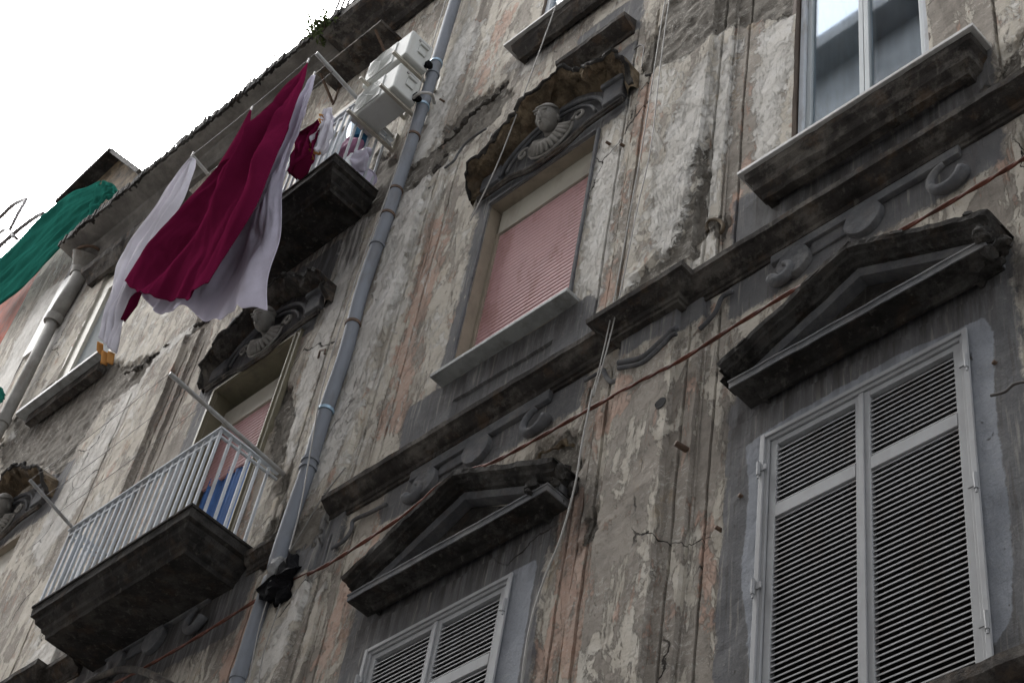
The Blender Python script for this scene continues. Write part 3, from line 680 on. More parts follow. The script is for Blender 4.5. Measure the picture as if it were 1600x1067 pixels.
ragged([P(815, 735), P(850, 705), P(900, 690)], .022, 'masonry')
ragged([P(200, 585), P(250, 550), P(330, 500)], .03, 'soot')

# --- arched, crumbled hoods with busts
def arch_hood(ax, zb, seed, name='arched_window_hood', broken=True):
    """ax axis, zb height of the lintel line at the wall"""
    rnd = random.Random(seed); mb = MB()
    outl = [(-.93, .02), (-.88, .24), (-.66, .30), (-.45, .52), (-.2, .72), (.0, .80), (.2, .78), (.42, .66), (.60, .50), (.80, .42), (.92, .30), (.93, .06)]
    path = [Vector((ax+x, 0, zb+z)) for x, z in outl]
    n = 9; ring = []
    fine = []
    for a, b in zip(path[:-1], path[1:]):
        c = max(2, int((b-a).length/.04))
        fine += [a.lerp(b, k/c) for k in range(c)]
    fine.append(path[-1])
    cen = Vector((ax, 0, zb+.05))
    for p in fine:
        d = (p-cen).normalized(); r0 = []
        for k in range(n):
            t = k/(n-1)                                   # from the wall (inner) out to the broken lip and back on top
            ee = min(1, .25+min(len(ring), len(fine)-1-len(ring))/9); o = ee*.72*(.31*math.sin(t*math.pi*.62)/math.sin(math.pi*.62) if t < .85 else .31*(1-(t-.85)/.15*.96))
            inn = -.12*(1-t)+.02
            q = p+d*inn; q.y = -max(.0, o)
            f = min(1, o/.12)
            q = q+noise.noise_vector(q*6+Vector((seed, 0, 0)))*.055*f+noise.noise_vector(q*17)*.03*f
            r0.append(q)
        ring.append(r0)
    for r0 in ring: mb.v += r0
    for i in range(len(ring)-1):
        for k in range(n-1): mb.f.append((i*n+k, i*n+k+1, (i+1)*n+k+1, (i+1)*n+k))
    p = mb.build(name, 'masonry' if broken else 'soot', B)
    # thin black crust on the lip
    lip = MB(); pts = [r0[6]+Vector((0, 0, .02)) for r0 in ring]
    lip.tube(pts, .022, 7, rs=[.022+.014*noise.noise(q*9) for q in pts]); lip.jitter(.012, 15); lip.build('hood_lip', 'soot2', p)
    # inner arch mouldings
    for rr, th in ((.62, .022), (.52, .016)):
        a = MB(); pts = [(ax+rr*math.cos(t), -.05, zb+.02+rr*.78*math.sin(t)) for t in np.linspace(.18, math.pi-.18, 40)]
        a.tube(pts, th, 8); a.build('arch_moulding', 'gstone', p, smooth=True)
    # ogee line under the figure
    og = []
    for t in np.linspace(-1, 1, 60):
        z = -.02-.10*math.exp(-(t/.42)**4)*1.0+.0*t
        og.append((ax+t*.83, -.05, zb+z))
    a = MB(); a.tube(og, .026, 8); a.tube([(x, y+.0, z-.035) for x, y, z in og], .014, 6); a.build('ogee_moulding', 'soot', p, smooth=True)
    for sx in (-1, 1):
        a = MB().prism([(ax+sx*.60, zb+.06), (ax+sx*.82, zb+.06), (ax+sx*.82, zb+.30), (ax+sx*.60, zb+.34)][::sx], .0, .07); a.prism([(ax+sx*.58, zb+.30), (ax+sx*.86, zb+.28), (ax+sx*.86, zb+.33), (ax+sx*.58, zb+.36)][::sx], .0, .10); a.build('hood_bracket', 'gstone', p, bevel=.01)
    # bust: head with cap, neck, fluted shell collar
    h = MB(); hx, hz, ho = ax+.0, zb+.36, .13; HS = 1.4
    rot = Matrix.Rotation(0, 3, 'Z'); RH = Matrix.Rotation(rad(22), 3, 'Z') @ Matrix.Rotation(rad(32), 3, 'X')
    h.ellipsoid((hx, -ho, hz), (.068, .085, .095), 20, 14, rot)                       # skull and face
    h.ellipsoid((hx-.006, -ho-.03, hz-.045), (.046, .055, .05), 14, 10, rot)             # jaw
    h.ellipsoid((hx-.02, -ho-.088, hz-.012), (.012, .02, .03), 8, 6, rot)               # nose
    for s in (-1, 1):
        h.ellipsoid((hx-.015+s*.03, -ho-.074, hz+.012), (.014, .010, .007), 8, 6)       # eyelids
        h.ellipsoid((hx-.015+s*.03, -ho-.078, hz+.03), (.02, .010, .006), 8, 6)         # brows
        h.ellipsoid((hx+s*.068, -ho, hz-.01), (.012, .02, .025), 8, 6)                  # ears
    h.ellipsoid((hx-.018, -ho-.078, hz-.048), (.018, .012, .006), 8, 6)                 # mouth
    h.ellipsoid((hx, -ho+.03, hz+.045), (.070, .078, .066), 16, 10, rot)            # cap
    h.tube([(hx+.066*math.cos(t), -ho+.005-.072*math.sin(t), hz+.058) for t in np.linspace(-.2, math.pi+.2, 24)], .008, 6)
    h.tube([(hx, -ho+.02, hz-.05), (hx+.005, -.03, hz-.15)], .045, 12)                  # neck
    h.v = [Vector((hx, -ho, hz))+(RH @ (v-Vector((hx, -ho, hz))))*HS for v in h.v]; h.build('stucco_bust', 'pale', p, smooth=True)
    c = MB(); cz = hz-.19
    for k in range(13):                                                             # fluted shell collar
        t = math.pi*(1.02+.96*k/12); a_ = Vector((ax+.05*math.cos(t), -.07, cz+.03*math.sin(t))); b_ = Vector((ax+.24*math.cos(t), -.06, cz+.20*math.sin(t)))
        c.tube([a_, a_.lerp(b_, .5)+Vector((0, -.03, 0)), b_], .02, 7, rs=[.014, .026, .022])
    c.tube([(ax+.25*math.cos(t), -.05, cz+.21*math.sin(t)) for t in np.linspace(math.pi, 2*math.pi, 24)], .014, 6)
    for s in (-1, 1):                                                               # side scrolls
        pts = []
        for t in np.linspace(0, 1, 26):
            an = t*math.pi*2.2; r_ = .075*(1-t*.75); pts.append((ax+s*(.30-r_*math.cos(an)+.02), -.06, cz+.02+r_*math.sin(an)))
        c.tube(pts, .015, 6)
    c.build('shell_collar', 'pale', p, smooth=True)
    return p
arch_hood(-6.97, 12.10, 3); arch_hood(-10.72, 12.10, 9, broken=False); arch_hood(-15.2, 12.1, 17)

# --- stucco friezes under the string course
def disc(mb, cx, cz, r, o0, o1, n=28, a0=0, a1=2*math.pi): mb.prism([(cx+r*math.cos(t), cz+r*math.sin(t)) for t in np.linspace(a0, a1, n, endpoint=(a1-a0 < 6.28))], o0, o1)
def frieze(ax, dz=0):
    mb = MB(); z = 8.72+dz
    mb.prism([(ax-.70, z), (ax+.68, z), (ax+.68, 8.80), (ax-.70, 8.80)], 0, .045)
    mb.prism([(ax-.40, z-.10), (ax-.12, z-.10), (ax-.12, z+.001), (ax-.40, z+.001)], 0, .02)
    disc(mb, ax-.52, z-.10, .125, 0, .052); disc(mb, ax+.0, z-.08, .135, 0, .052)
    mb.jitter(.005, 11); p = mb.build('frieze_block', 'gstone', B, bevel=.006)
    for cx, r, s in ((ax-.60, .07, 1), (ax+.60, .115, -1)):
        sc = MB()
        pts = [(cx+r*math.cos(t)*s, -.05, z-.16+r*math.sin(t)) for t in np.linspace(-math.pi*.9, math.pi*.45, 22)]
        sc.tube(pts, .04, 10, rs=[.045-.025*k/21 for k in range(22)])
        sc.build('frieze_scroll', 'gstone', p, smooth=True)
frieze(-3.82); frieze(-7.10, -.02); frieze(-10.8)
# curved brackets on the pilasters, thin lines beside them
def ribbon(pts, r, name, mat='gstone', o=.05):
    c = []; n = len(pts)
    P4 = [Vector((p.x, -o, p.z)) for p in pts]
    for i in range(n-1):
        p0, p1, p2, p3 = P4[max(i-1, 0)], P4[i], P4[i+1], P4[min(i+2, n-1)]
        for k in range(8):
            t = k/8; c.append(.5*((2*p1)+(p2-p0)*t+(2*p0-5*p1+4*p2-p3)*t*t+(3*p1-p0-3*p2+p3)*t**3))
    c.append(P4[-1]); return MB().tube(c, r, 8).build(name, mat, B, smooth=True)
c7 = lambda *p: CR(800, 340, 2.964, p)
for off in (0, -.05):
    pts = [Vector((-5.72, 0, 8.56+off)), Vector((-5.66, 0, 8.53+off)), Vector((-5.5, 0, 8.47+off)), Vector((-5.34, 0, 8.53+off)), Vector((-5.27, 0, 8.57+off)), Vector((-5.23, 0, 8.56+off))]
    ribbon(pts, .016 if off else .022, 'pilaster_bracket', o=.085)
ribbon(c7((1040, 358), (990, 385), (960, 450), (920, 500), (885, 532)), .016, 'pilaster_bracket', o=.035)
ribbon(c7((440, 720), (455, 755), (480, 775), (515, 765)), .018, 'pilaster_bracket', o=.035)
ribbon(c7((350, 770), (440, 715)), .012, 'pilaster_bracket', o=.03)
c5 = lambda *p: CR(400, 780, 3.718, p)
ribbon(c5((775, 40), (680, 90), (585, 135), (570, 190), (530, 250), (460, 300)), .016, 'pilaster_bracket', o=.03)
# oval wreath ornament beside the drainpipe, middle-left pilaster capital (F2)
pts = [P(662+26*math.cos(t), 276+24*math.sin(t)) for t in np.linspace(0, 2*math.pi, 14)]
ribbon(pts[2:9], .016, 'capital_scroll', 'gstone', o=.02)
ribbon(CR(600, 120, 3.555, ((110, 660), (180, 640), (240, 580), (280, 540), (310, 500))), .022, 'capital_scroll', 'soot', o=.02)
ribbon(CR(600, 120, 3.555, ((350, 520), (400, 480), (430, 430), (480, 370), (580, 300))), .012, 'capital_scroll', 'gstone', o=.03)
# right pilaster capital remains (F2) and little roundel by the string course
ribbon([P(1120+13*math.cos(t), 358+12*math.sin(t)) for t in np.linspace(math.pi*.8, math.pi*2.3, 12)], .014, 'capital_scroll', 'masonry', o=.02)
# hole and iron stub in the pilaster
MB().tube([(-5.31, .03, 7.93), (-5.31, -.08, 7.93)], .045, 14).jitter(.006, 20).build('wall_hole', 'dark', B)
# vertical mouldings (fillets) along the pilasters
for c in PIL[:3]:
    mb = MB()
    for s in (-1, 1):
        for za, zb_, e in ((3.3, 8.4, .46), (9.05, 12.9 if c != -5.5 else 12.2, .52)):
            for d_, r_ in ((0, .008),):
                pts = [(c+s*(e+d_)+noise.noise(Vector((c, z*3, s)))*.003, -.003-.004*noise.noise(Vector((c*3, z*2.2, s))), z) for z in np.arange(za, zb_, .12)]
                mb.tube(pts, r_, 6)
    o = mb.build('pilaster_fillet', 'plaster', B, paint_it=True, smooth=True)

# --- eaves
mb = MB(); xE0, xE1 = P(90, 390, .45).x, -10.95
prof = [(0, 17.72), (.07, 17.72), (.11, 17.82), (.17, 17.86), (.19, 17.90), (.43, 17.93), (.45, 17.95), (.45, 18.0), (0, 18.05)]
sweep(mb, [(xE0-.0, 0, 0), (xE1, 0, 0)], (0, 0, 1), prof, jit=.01, step=.06, freq=4)
mb.build('eaves', 'eave', B)
mb = MB(); nseg = 150
for k in range(nseg):
    x = xE0-.02+(xE1-xE0)*k/nseg; o = .475+.02*noise.noise(Vector((x*2, 0, 0)))
    mb.box(x, x+(xE1-xE0)/nseg*.98, .36, o+random.uniform(-.012, .012), 17.945+random.uniform(-.016, .008), 18.075+random.uniform(-.015, .02)+.02*noise.noise(Vector((x*3, 1, 0))))
mb.build('roof_edge_tiles', 'soot2', B)
# higher parapet cornice over the middle bays
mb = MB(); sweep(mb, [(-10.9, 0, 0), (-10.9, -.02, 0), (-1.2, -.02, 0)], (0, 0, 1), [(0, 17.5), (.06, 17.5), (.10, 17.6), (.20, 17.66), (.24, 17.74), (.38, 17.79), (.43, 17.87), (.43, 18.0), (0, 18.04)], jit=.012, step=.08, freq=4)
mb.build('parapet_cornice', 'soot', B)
MB().box(-17.3, -1.2, -8, -.02, 17.85, 18.0).build('roof', 'soot', B)
rl = MB()
for k in range(34):
    x = -11.25+k*.13; rl.tube([(x, -.41, 17.9), (x+.01, -.41, 18.9)], .016, 6)
for z in (18.15, 18.85): rl.tube([(-11.3, -.41, z), (-6.6, -.41, z)], .018, 6)
rl.build('roof_railing', 'wired', B)
# slab canopy over the upper balcony
mb = MB(); xa, xb = P(495, 117, .31).x, P(597, 35, .31).x
n = 60; v = []
for j, o in enumerate((.0, .1, .2, .33)):
    for i in range(n+1):
        x = xa+(xb-xa)*i/n; v.append((x, -o, 17.12-.02*o+.006*math.sin(i*1.1)))
mb.add(v, [(j*(n+1)+i, j*(n+1)+i+1, (j+1)*(n+1)+i+1, (j+1)*(n+1)+i) for j in range(3) for i in range(n)])
cn = mb.build('balcony_canopy', 'soot', B, recalc=False, thick=.035)
for x in (xa+.06, xb-.12): MB().beam((x, -.02, 16.8), (x, -.30, 17.08), .02, .03).beam((x, -.01, 16.78), (x, -.01, 17.1), .02, .03, (1, 0, 0)).build('canopy_bracket', 'rust', cn)

# --- balconies
def balcony(x0, x1, dep, zt, zr, name='balcony', label=None):
    ins = .16; mb = MB()
    prof = [(0, zt-.30), (.012, zt-.30), (.02, zt-.26), (.05, zt-.235), (.06, zt-.20), (.11, zt-.15), (.12, zt-.10), (.155, zt-.085), (.16, zt), (.0, zt)]
    path = [(x0+ins, 0, 0), (x0+ins, -(dep-ins), 0), (x1-ins, -(dep-ins), 0), (x1-ins, 0, 0)]
    sweep(mb, path, (0, 0, 1), prof, jit=.005, step=.06)
    mb.box(x0+ins-.005, x1-ins+.005, 0, dep-ins+.005, zt-.295, zt-.002)
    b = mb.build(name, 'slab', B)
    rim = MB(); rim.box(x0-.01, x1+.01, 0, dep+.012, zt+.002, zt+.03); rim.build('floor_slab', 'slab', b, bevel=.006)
    t = .024; bar = MB().box(-t/2, t/2, -t/2, t/2, 0, zr-zt-.03); me = None
    def put(x, o):
        nonlocal me
        if me is None:
            ob = bar.build('baluster', 'white', b, bevel=.003); me = ob.data; ob.location = (x, -o, zt+.03)
        else:
            ob = bpy.data.objects.new('baluster', me); link(ob); ob.parent = b; ob.location = (x, -o, zt+.03)
            md = ob.modifiers.new('bevel', 'BEVEL'); md.width = .003
    n = int(round((x1-x0-.06)/.103))
    for k in range(n+1): put(x0+.03+(x1-x0-.06)*k/n, dep-.03)
    for k in range(1, 6):
        put(x1-.03, dep-.03-(dep-.03)*k/6); put(x0+.03, dep-.03-(dep-.03)*k/6)
    rr = MB(); e = .03
    for z, w_, h_ in ((zr, .05, .018), (zr-.075, .022, .022)):
        rr.box(x0+e-w_/2, x1-e+w_/2, dep-e-w_/2, dep-e+w_/2, z, z+h_)
        rr.box(x1-e-w_/2, x1-e+w_/2, 0, dep-e-w_/2, z, z+h_); rr.box(x0+e-w_/2, x0+e+w_/2, 0, dep-e-w_/2, z, z+h_)
    rr.build('handrail', 'white', b, bevel=.003)
    return b
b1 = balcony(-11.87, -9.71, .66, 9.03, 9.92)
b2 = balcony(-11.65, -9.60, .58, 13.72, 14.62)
# arched head of the lower window beneath the balcony
mb = MB(); mb.tube([P(125+150*t, 1075-30*math.sin(math.pi*t), .12) for t in np.linspace(0, 1, 20)], .03, 8); mb.build('arched_window_hood', 'soot', B, smooth=True)

# ------------------------------------------------------------------ neighbouring house at the left edge
NB = thing('neighbouring_house', 'narrow neighbouring house with red-washed wall at the left edge, green netting over its terrace', 'building', (-20, 0, -1.6))
def gridwall(x0, x1, z0, z1, holes, name, mat, parent, st=.06, o=0.0):
    xs = np.linspace(x0, x1, int((x1-x0)/st)); zs = np.linspace(z0, z1, int((z1-z0)/st)); X, Z = np.meshgrid(xs, zs)
    v = [(a, -o-noise.noise(Vector((a*2, c*2, 9)))*.012, c) for a, c in zip(X.ravel(), Z.ravel())]; nx = len(xs); f = []
    for j in range(len(zs)-1):
        for i in range(nx-1):
            cx, cz = (xs[i]+xs[i+1])/2, (zs[j]+zs[j+1])/2
            if any(a < cx < b and c < cz < d for a, b, c, d in holes): continue
            f.append((j*nx+i, j*nx+i+1, (j+1)*nx+i+1, (j+1)*nx+i))
    return mesh_obj(name, v, f, mat, parent, recalc=False, paint_it=True)
MASK['m_white'].append(rect(-18.0, -17.1, 15.5, 18.2))
gridwall(-18.6, -17.352, -1.6, 19.9, [], 'wall', 'plaster', NB, .06, .0)
gridwall(-24, -18.6, -1.6, 19.9, [(-20.3, -18.95, 15.9, 18.0)], 'red_wall', 'red', NB, .08, -.02)
MB().box(-24, -17.4, -5, -.3, -1.6, 19.8).build('inner_walls', 'dark', NB)
mb = MB(); mb.box(-20.34, -20.25, -.1, .02, 15.9, 18.0); mb.box(-19.0, -18.91, -.1, .02, 15.9, 18.0); mb.box(-20.25, -19.0, -.1, .019, 17.93, 18.02); mb.build('window_frame', 'brown', NB)
# end block of the terrace with its sloping coping
q = [P(110, 318, .1), P(185, 246, .1), P(226, 278, .1), P(160, 350, .1)]
mb = MB().prism([(p.x, p.z) for p in q], -.6, .1); mb.jitter(.015, 5); mb.build('terrace_end_wall', 'masonry', NB)
q = [P(45, 385, .2), P(183, 243, .2), P(190, 248, .2), P(60, 392, .2)]
mb = MB(); a, b_ = P(100, 325, .15), P(184, 244, .15); c_ = P(228, 277, .15)
mb.beam(a, b_, .35, .09); mb.beam(b_, c_, .3, .07); mb.build('terrace_coping', 'soot2', NB)

# ------------------------------------------------------------------ green netting
def ruled(L, Rr, nu, nv, fold, name, mat, parent=None, thick=.002, **k):
    """sheet between two edge polylines; fold(u, v) -> outward displacement"""
    def samp(pl, t):
        ls = [0]
        for a, b in zip(pl[:-1], pl[1:]): ls.append(ls[-1]+(b-a).length)
        d = t*ls[-1]
        for i in range(len(pl)-1):
            if d <= ls[i+1] or i == len(pl)-2:
                return pl[i].lerp(pl[i+1], (d-ls[i])/max(1e-9, ls[i+1]-ls[i]))
    def smooth(pl, n=40):
        q = [samp(pl, i/n) for i in range(n+1)]
        for _ in range(4): q = [q[0]]+[(q[i-1]+q[i]*2+q[i+1])/4 for i in range(1, n)]+[q[n]]
        return q
    L, Rr = smooth(L), smooth(Rr); v = []
    for j in range(nv+1):
        t = j/nv; a, b = samp(L, t), samp(Rr, t)
        for i in range(nu+1):
            u = i/nu; p = a.lerp(b, u); d = fold(u, t, p) if fold.__code__.co_argcount == 3 else fold(u, t); dx, do, dz = d if isinstance(d, tuple) else (0, d, 0)
            v.append(p+Vector((dx, -do, dz)))
    f = [(j*(nu+1)+i, j*(nu+1)+i+1, (j+1)*(nu+1)+i+1, (j+1)*(nu+1)+i) for j in range(nv) for i in range(nu)]
    return mesh_obj(name, v, f, mat, parent, smooth=True, recalc=False, thick=thick, **k)
def PL(pts, o): return [P(x, y, o) for x, y in pts] if not isinstance(o, (list, tuple)) else [P(x, y, oo) for (x, y), oo in zip(pts, o)]
def nz(u, t, a, b, s=0.0): return noise.noise(Vector((u*a, t*b, s)))
n1 = ruled(PL([(-40, 440), (0, 404), (45, 360), (110, 301), (158, 282)], .35), PL([(-40, 510), (0, 478), (50, 432), (100, 385), (138, 345)], .28), 40, 130,
      lambda u, t: .05*nz(u, t, 5, 3)+.035*nz(u, t, 12, 4, 3)+.012*nz(u, t, 30, 9, 1), 'green_netting', 'net', thick=.003)
tag(n1, 'green debris netting stretched over the terrace of the neighbouring house', 'netting')
n2 = ruled(PL([(150, 288), (165, 283), (178, 288), (187, 302)], .36), PL([(135, 348), (150, 330), (165, 312), (178, 312)], .33), 24, 40, lambda u, t: .06*nz(u, t, 6, 7, 2), 'net_flap', 'net', n1, thick=.003)
ruled(PL([(-5, 602), (4, 606), (8, 618)], .3), PL([(-5, 640), (0, 632), (5, 626)], .3), 10, 10, lambda u, t: .03*nz(u, t, 5, 5), 'net_flap', 'net', n1, thick=.003)
# bent steel hoops on that terrace
fr = MB(); cH = lambda *p: CR(0, 300, 6.667, p, -.6)
def smoothpts(p, n=10):
    out = []
    for i in range(len(p)-1):
        p0, p1, p2, p3 = p[max(i-1, 0)], p[i], p[i+1], p[min(i+2, len(p)-1)]
        for k in range(n):
            t = k/n; out.append(.5*((2*p1)+(p2-p0)*t+(2*p0-5*p1+4*p2-p3)*t*t+(3*p1-p0-3*p2+p3)*t**3))
    out.append(p[-1]); return out
fr.tube(smoothpts(cH((-120, 360), (0, 265), (120, 150), (210, 95), (272, 78))), .042, 8)
fr.tube(cH((272, 78), (180, 240), (95, 408)), .036, 8)
fr.tube(smoothpts(cH((-60, 620), (0, 560), (150, 430), (300, 310), (400, 245), (450, 225))), .042, 8)
fr.tube(cH((-30, 445), (45, 388), (95, 408), (130, 450), (175, 485)), .036, 8)
fr.tube(cH((272, 118), (400, 222), (440, 250)), .01, 6); fr.tube(cH((45, 390), (0, 500)), .01, 6); fr.tube(cH((75, 510), (0, 670)), .01, 6)
tag(fr.build('terrace_hoops', 'wired', smooth=True), 'bent dark steel hoops of an awning frame against the sky above the green netting', 'metal frame')

# ------------------------------------------------------------------ wire mesh and weed on the roof edge
wm = MB(); rs = random.Random(4)
posts = []
for (px, py, px2, py2) in ((392, 132, 402, 108), (420, 100, 436, 74), (278, 232, 288, 210), (306, 205, 322, 182)):
    a, b_ = P(px, py, .42), P(px2, py2, .42); wm.tube([a, (a+b_)/2+Vector((.03, 0, 0)), b_], .009, 6)
mesh_t = [(200, 300, 205, 297), (240, 262, 232, 268), (288, 210, 300, 205), (322, 182, 340, 180), (370, 152, 372, 155), (402, 108, 412, 108), (436, 80, 440, 84), (470, 52, 478, 56), (500, 22, 508, 28)]
top = smoothpts([P(a, b_, .42) for a, b_, _, _ in mesh_t], 12)
for k in range(5):
    t = k/5; pts = []
    for q in top:
        zb_ = 18.05; pts.append(Vector((q.x, q.y, q.z*(1-t*.8)+zb_*t*.8 + .03*noise.noise(Vector((q.x*2, k, 0))))))
    wm.tube(pts, .006, 4)
for i in range(0, len(top)-1, 3):
    q = top[i]; r_ = top[min(i+3, len(top)-1)]
    wm.tube([q, Vector((r_.x, q.y, 18.05))], .005, 4)
tag(wm.build('wire_mesh_fence', 'wired'), 'sagging thin wire mesh fence along the roof edge against the sky', 'fence')
pl = thing('rooftop_weed', 'small green weed growing from the roof edge beside the parapet railing', 'plant', P(505, 45, .45))
st = MB(); lf = MB(); c0 = P(507, 47, .45); rs = random.Random(2)
for k in range(34):
    d = Vector((rs.uniform(-1, .7), rs.uniform(-.6, .6), rs.uniform(-.1, 1))).normalized()*rs.uniform(.12, .34)
    pts = [c0+d*t+Vector((0, 0, -.12*t*t+.04*t)) for t in (0, .33, .66, 1)]; st.tube(pts, .004, 5)
    for j in range(16):
        t = rs.uniform(.25, 1.05); p = c0+d*t+Vector((rs.gauss(0, .02), rs.gauss(0, .02), -.12*t*t+.04*t+rs.gauss(0, .02)))
        a = Vector((rs.gauss(0, 1), rs.gauss(0, 1), rs.gauss(0, 1))).normalized(); b_ = a.orthogonal().normalized(); s = rs.uniform(.02, .045)
        lf.add([p-a*s, p+b_*s*.4, p+a*s, p-b_*s*.4], [(0, 1, 2, 3)])
tw = CR(400, 0, 2.965, ((300, 110), (240, 75), (190, 70)), .45); st.tube(tw, .004, 5)
st.build('stem', 'brown', pl); lf.build('leaves', 'leaf', pl, recalc=False)

# ------------------------------------------------------------------ drainpipes
dp = thing('drainpipe', 'long grey plastic drainpipe running down the facade between the balconies and the pink shutter', 'drainpipe', (-9.1, -.14, 3.5), 'drainpipes on the facade')
cp = [(722, -30), (712, 0), (680, 105), (652, 195), (611, 322), (568, 443), (551, 508), (537, 560), (508, 643), (480, 735), (455, 805), (436, 862), (428, 890)]
path = [P(x, y, .13) for x, y in cp]; path = [Vector((-9.05+(p.x+9.05)*.85, -.13, p.z)) for p in path]
low = [P(x, y, .10) for x, y in ((424, 905), (400, 975), (375, 1055), (360, 1110))]
MB().tube(smoothpts(path, 4), .062, 20).build('upper_pipe', 'pvc', dp, smooth=True)
MB().tube(smoothpts(low, 4), .062, 20).build('lower_pipe', 'pvc', dp, smooth=True)
def along(path, py):
    best = None
    for i in range(len(cp)-1):
        (x0_, y0_), (x1_, y1_) = cp[i], cp[i+1]
        if y0_ <= py <= y1_: return path[i].lerp(path[i+1], (py-y0_)/(y1_-y0_)), (path[i]-path[i+1]).normalized()
for py, mat_, r_ in ((100, 'clampb', .066), (118, 'pvc', .069), (168, 'clampb', .067), (215, 'rust', .068), (300, 'rust', .067), (338, 'rust', .067), (386, 'pvc', .069), (508, 'rust', .068), (643, 'clampb', .068), (722, 'pvc', .07), (733, 'pvc', .07)):
    c_, d_ = along(path, py); mb = MB().tube([c_-d_*.016, c_+d_*.016], r_+.004, 20)
    mb.build('pipe_clamp' if mat_ != 'pvc' else 'pipe_joint', mat_, dp)
c_, d_ = low[2]+Vector((0, 0, 0)), (low[0]-low[2]).normalized(); MB().tube([c_-d_*.05, c_+d_*.03], .07, 20).build('pipe_joint', 'pvc', dp)
bg = MB(); c0 = P(432, 895, .14)
bg.ellipsoid(c0+Vector((0, .0, .0)), (.07, .07, .16), 18, 14).jitter(.02, 16); bg.build('tape_wrap', 'tape', dp)
bg = MB(); c0 = P(446, 905, .10); bg.ellipsoid(c0, (.13, .06, .23), 22, 16)
c1 = P(425, 925, .13); bg.ellipsoid(c1, (.14, .07, .1), 18, 12)
for k, v in enumerate(bg.v): bg.v[k] = v+noise.noise_vector(v*9)*.07+noise.noise_vector(v*25)*.02
tag(bg.build('black_plastic_bag', 'black'), 'torn black plastic bag tied round the joint of the grey drainpipe', 'bag')

dq = thing('drainpipe', 'old grey pipe with a funnel hopper running down near the green netting at the left', 'drainpipe', (-16.5, -.1, 14), 'drainpipes on the facade')
a = P(124, 432, .1); b_ = P(84, 500, .1)
MB().tube([a, b_], .105, 18).build('wide_pipe', 'pipeold', dq, smooth=True)
MB().tube([b_, P(40, 590, .1), P(0, 668, .1), P(-30, 725, .1)], .078, 18).build('lower_pipe', 'pipeold', dq, smooth=True)
MB().tube([b_+(a-b_).normalized()*.06, b_-(a-b_).normalized()*.06], .12, 18).build('pipe_joint', 'pipeold', dq)
c_ = P(5, 658, .1); MB().tube([c_+Vector((0, 0, .06)), c_-Vector((0, 0, .06))], .095, 18).build('pipe_joint', 'pipeold', dq)
h0 = P(124, 428, .1); h1 = P(136, 398, .16); MB().tube([h0-Vector((0, 0, .05)), h0+Vector((0, 0, .1)), h1], .1, 18, rs=[.115, .13, .2]).build('hopper', 'pipeold', dq)
ring_ = [h1+Vector((.2*math.cos(t), .16*math.sin(t), .05*math.sin(t))) for t in np.linspace(0, 2*math.pi, 25)]; MB().tube(ring_, .022, 6).build('hopper_rim', 'rust', dq)
MB().box(-17.3, -16.75, .0, .03, 16.4, 18.0).jitter(.02, 4).build('lime_patch', 'sillw', NB)

# thin brown service pipe on the left bay
sp = MB().tube([Vector((-12.62, -.04, z)) for z in np.linspace(9.2, 13.5, 20)], .022, 8).tube([Vector((-12.70, -.03, z)) for z in np.linspace(9.2, 13.5, 20)], .014, 6)
tag(sp.build('service_pipe', 'brown', smooth=True), 'thin brown service pipe running up the wall left of the lower balcony door', 'pipe')

# ------------------------------------------------------------------ air conditioners
def ac(x0, x1, z0, z1, label):
    t = thing('air_conditioner', label, 'air conditioner', ((x0+x1)/2, -.25, z0), 'outdoor air conditioner units')
    o0, o1 = .24, .54
    MB().box(x0, x1, o0, o1, z0, z1).build('casing', 'ac', t, bevel=.018)
    fp = MB().prism([(x0+.03, z0+.03), (x0+(x1-x0)*.68, z0+.03), (x0+(x1-x0)*.68, z1-.03), (x0+.03, z1-.03)], o1+.001, o1+.012); fp.build('front_panel', 'ac', t, bevel=.02)
    g_ = MB(); cx, cz = x0+(x1-x0)*.36, (z0+z1)/2
    for r_ in np.linspace(.04, (z1-z0)*.42, 7): g_.tube([(cx+r_*math.cos(a_), -o1-.018, cz+r_*math.sin(a_)) for a_ in np.linspace(0, 2*math.pi, 30)], .003, 5)
    for k in range(8): a_ = k*math.pi/4; g_.tube([(cx, -o1-.018, cz), (cx+(z1-z0)*.42*math.cos(a_), -o1-.018, cz+(z1-z0)*.42*math.sin(a_))], .003, 5)
    g_.build('fan_grille', 'ac', t)
    hd = MB().box(x1+.001, x1+.02, o0+.08, o0+.18, z0+.16, z0+.30); hd.box(x1+.02, x1+.045, o0+.07, o0+.19, z0+.27, z0+.30); hd.build('side_cover', 'ac', t, bevel=.008)
    MB().box(x1+.001, x1+.012, o0+.05, o0+.2, z0+.345, z0+.375).build('vent_slot', 'galv', t)
    v_ = MB()
    for zz in (z0+.05, z0+.11): v_.tube([(x1, -o0-.04, zz), (x1+.05, -o0-.04, zz)], .018, 8)
    v_.ellipsoid((x1+.03, -o0-.02, z0+.08), (.035, .05, .05), 10, 8).jitter(.012, 20); v_.build('pipe_valves', 'black', t)
    for x in (x0+.1, x1-.08):
        bk_ = MB().beam((x, -.0, z0-.03), (x, -o1-.1, z0-.03), .035, .03); bk_.beam((x, -.01, z0-.03), (x, -.01, z0+.25), .035, .03, (1, 0, 0))
        bk_.build('bracket', 'cream', t)
    return t
ac(-9.66, -9.0, 14.42, 14.84, 'lower of two white air conditioner units, just above the railing of the upper balcony')
ac(-9.64, -8.97, 14.99, 15.43, 'upper of two white air conditioner units, directly beneath the corrugated canopy')
hz = MB(); p0 = Vector((-8.97, -.3, 14.45)); hz.tube(smoothpts([p0, p0+Vector((.09, 0, .0)), p0+Vector((.13, .08, .06)), p0+Vector((.08, .16, .14)), p0+Vector((.0, .25, .2))]), .016, 8)
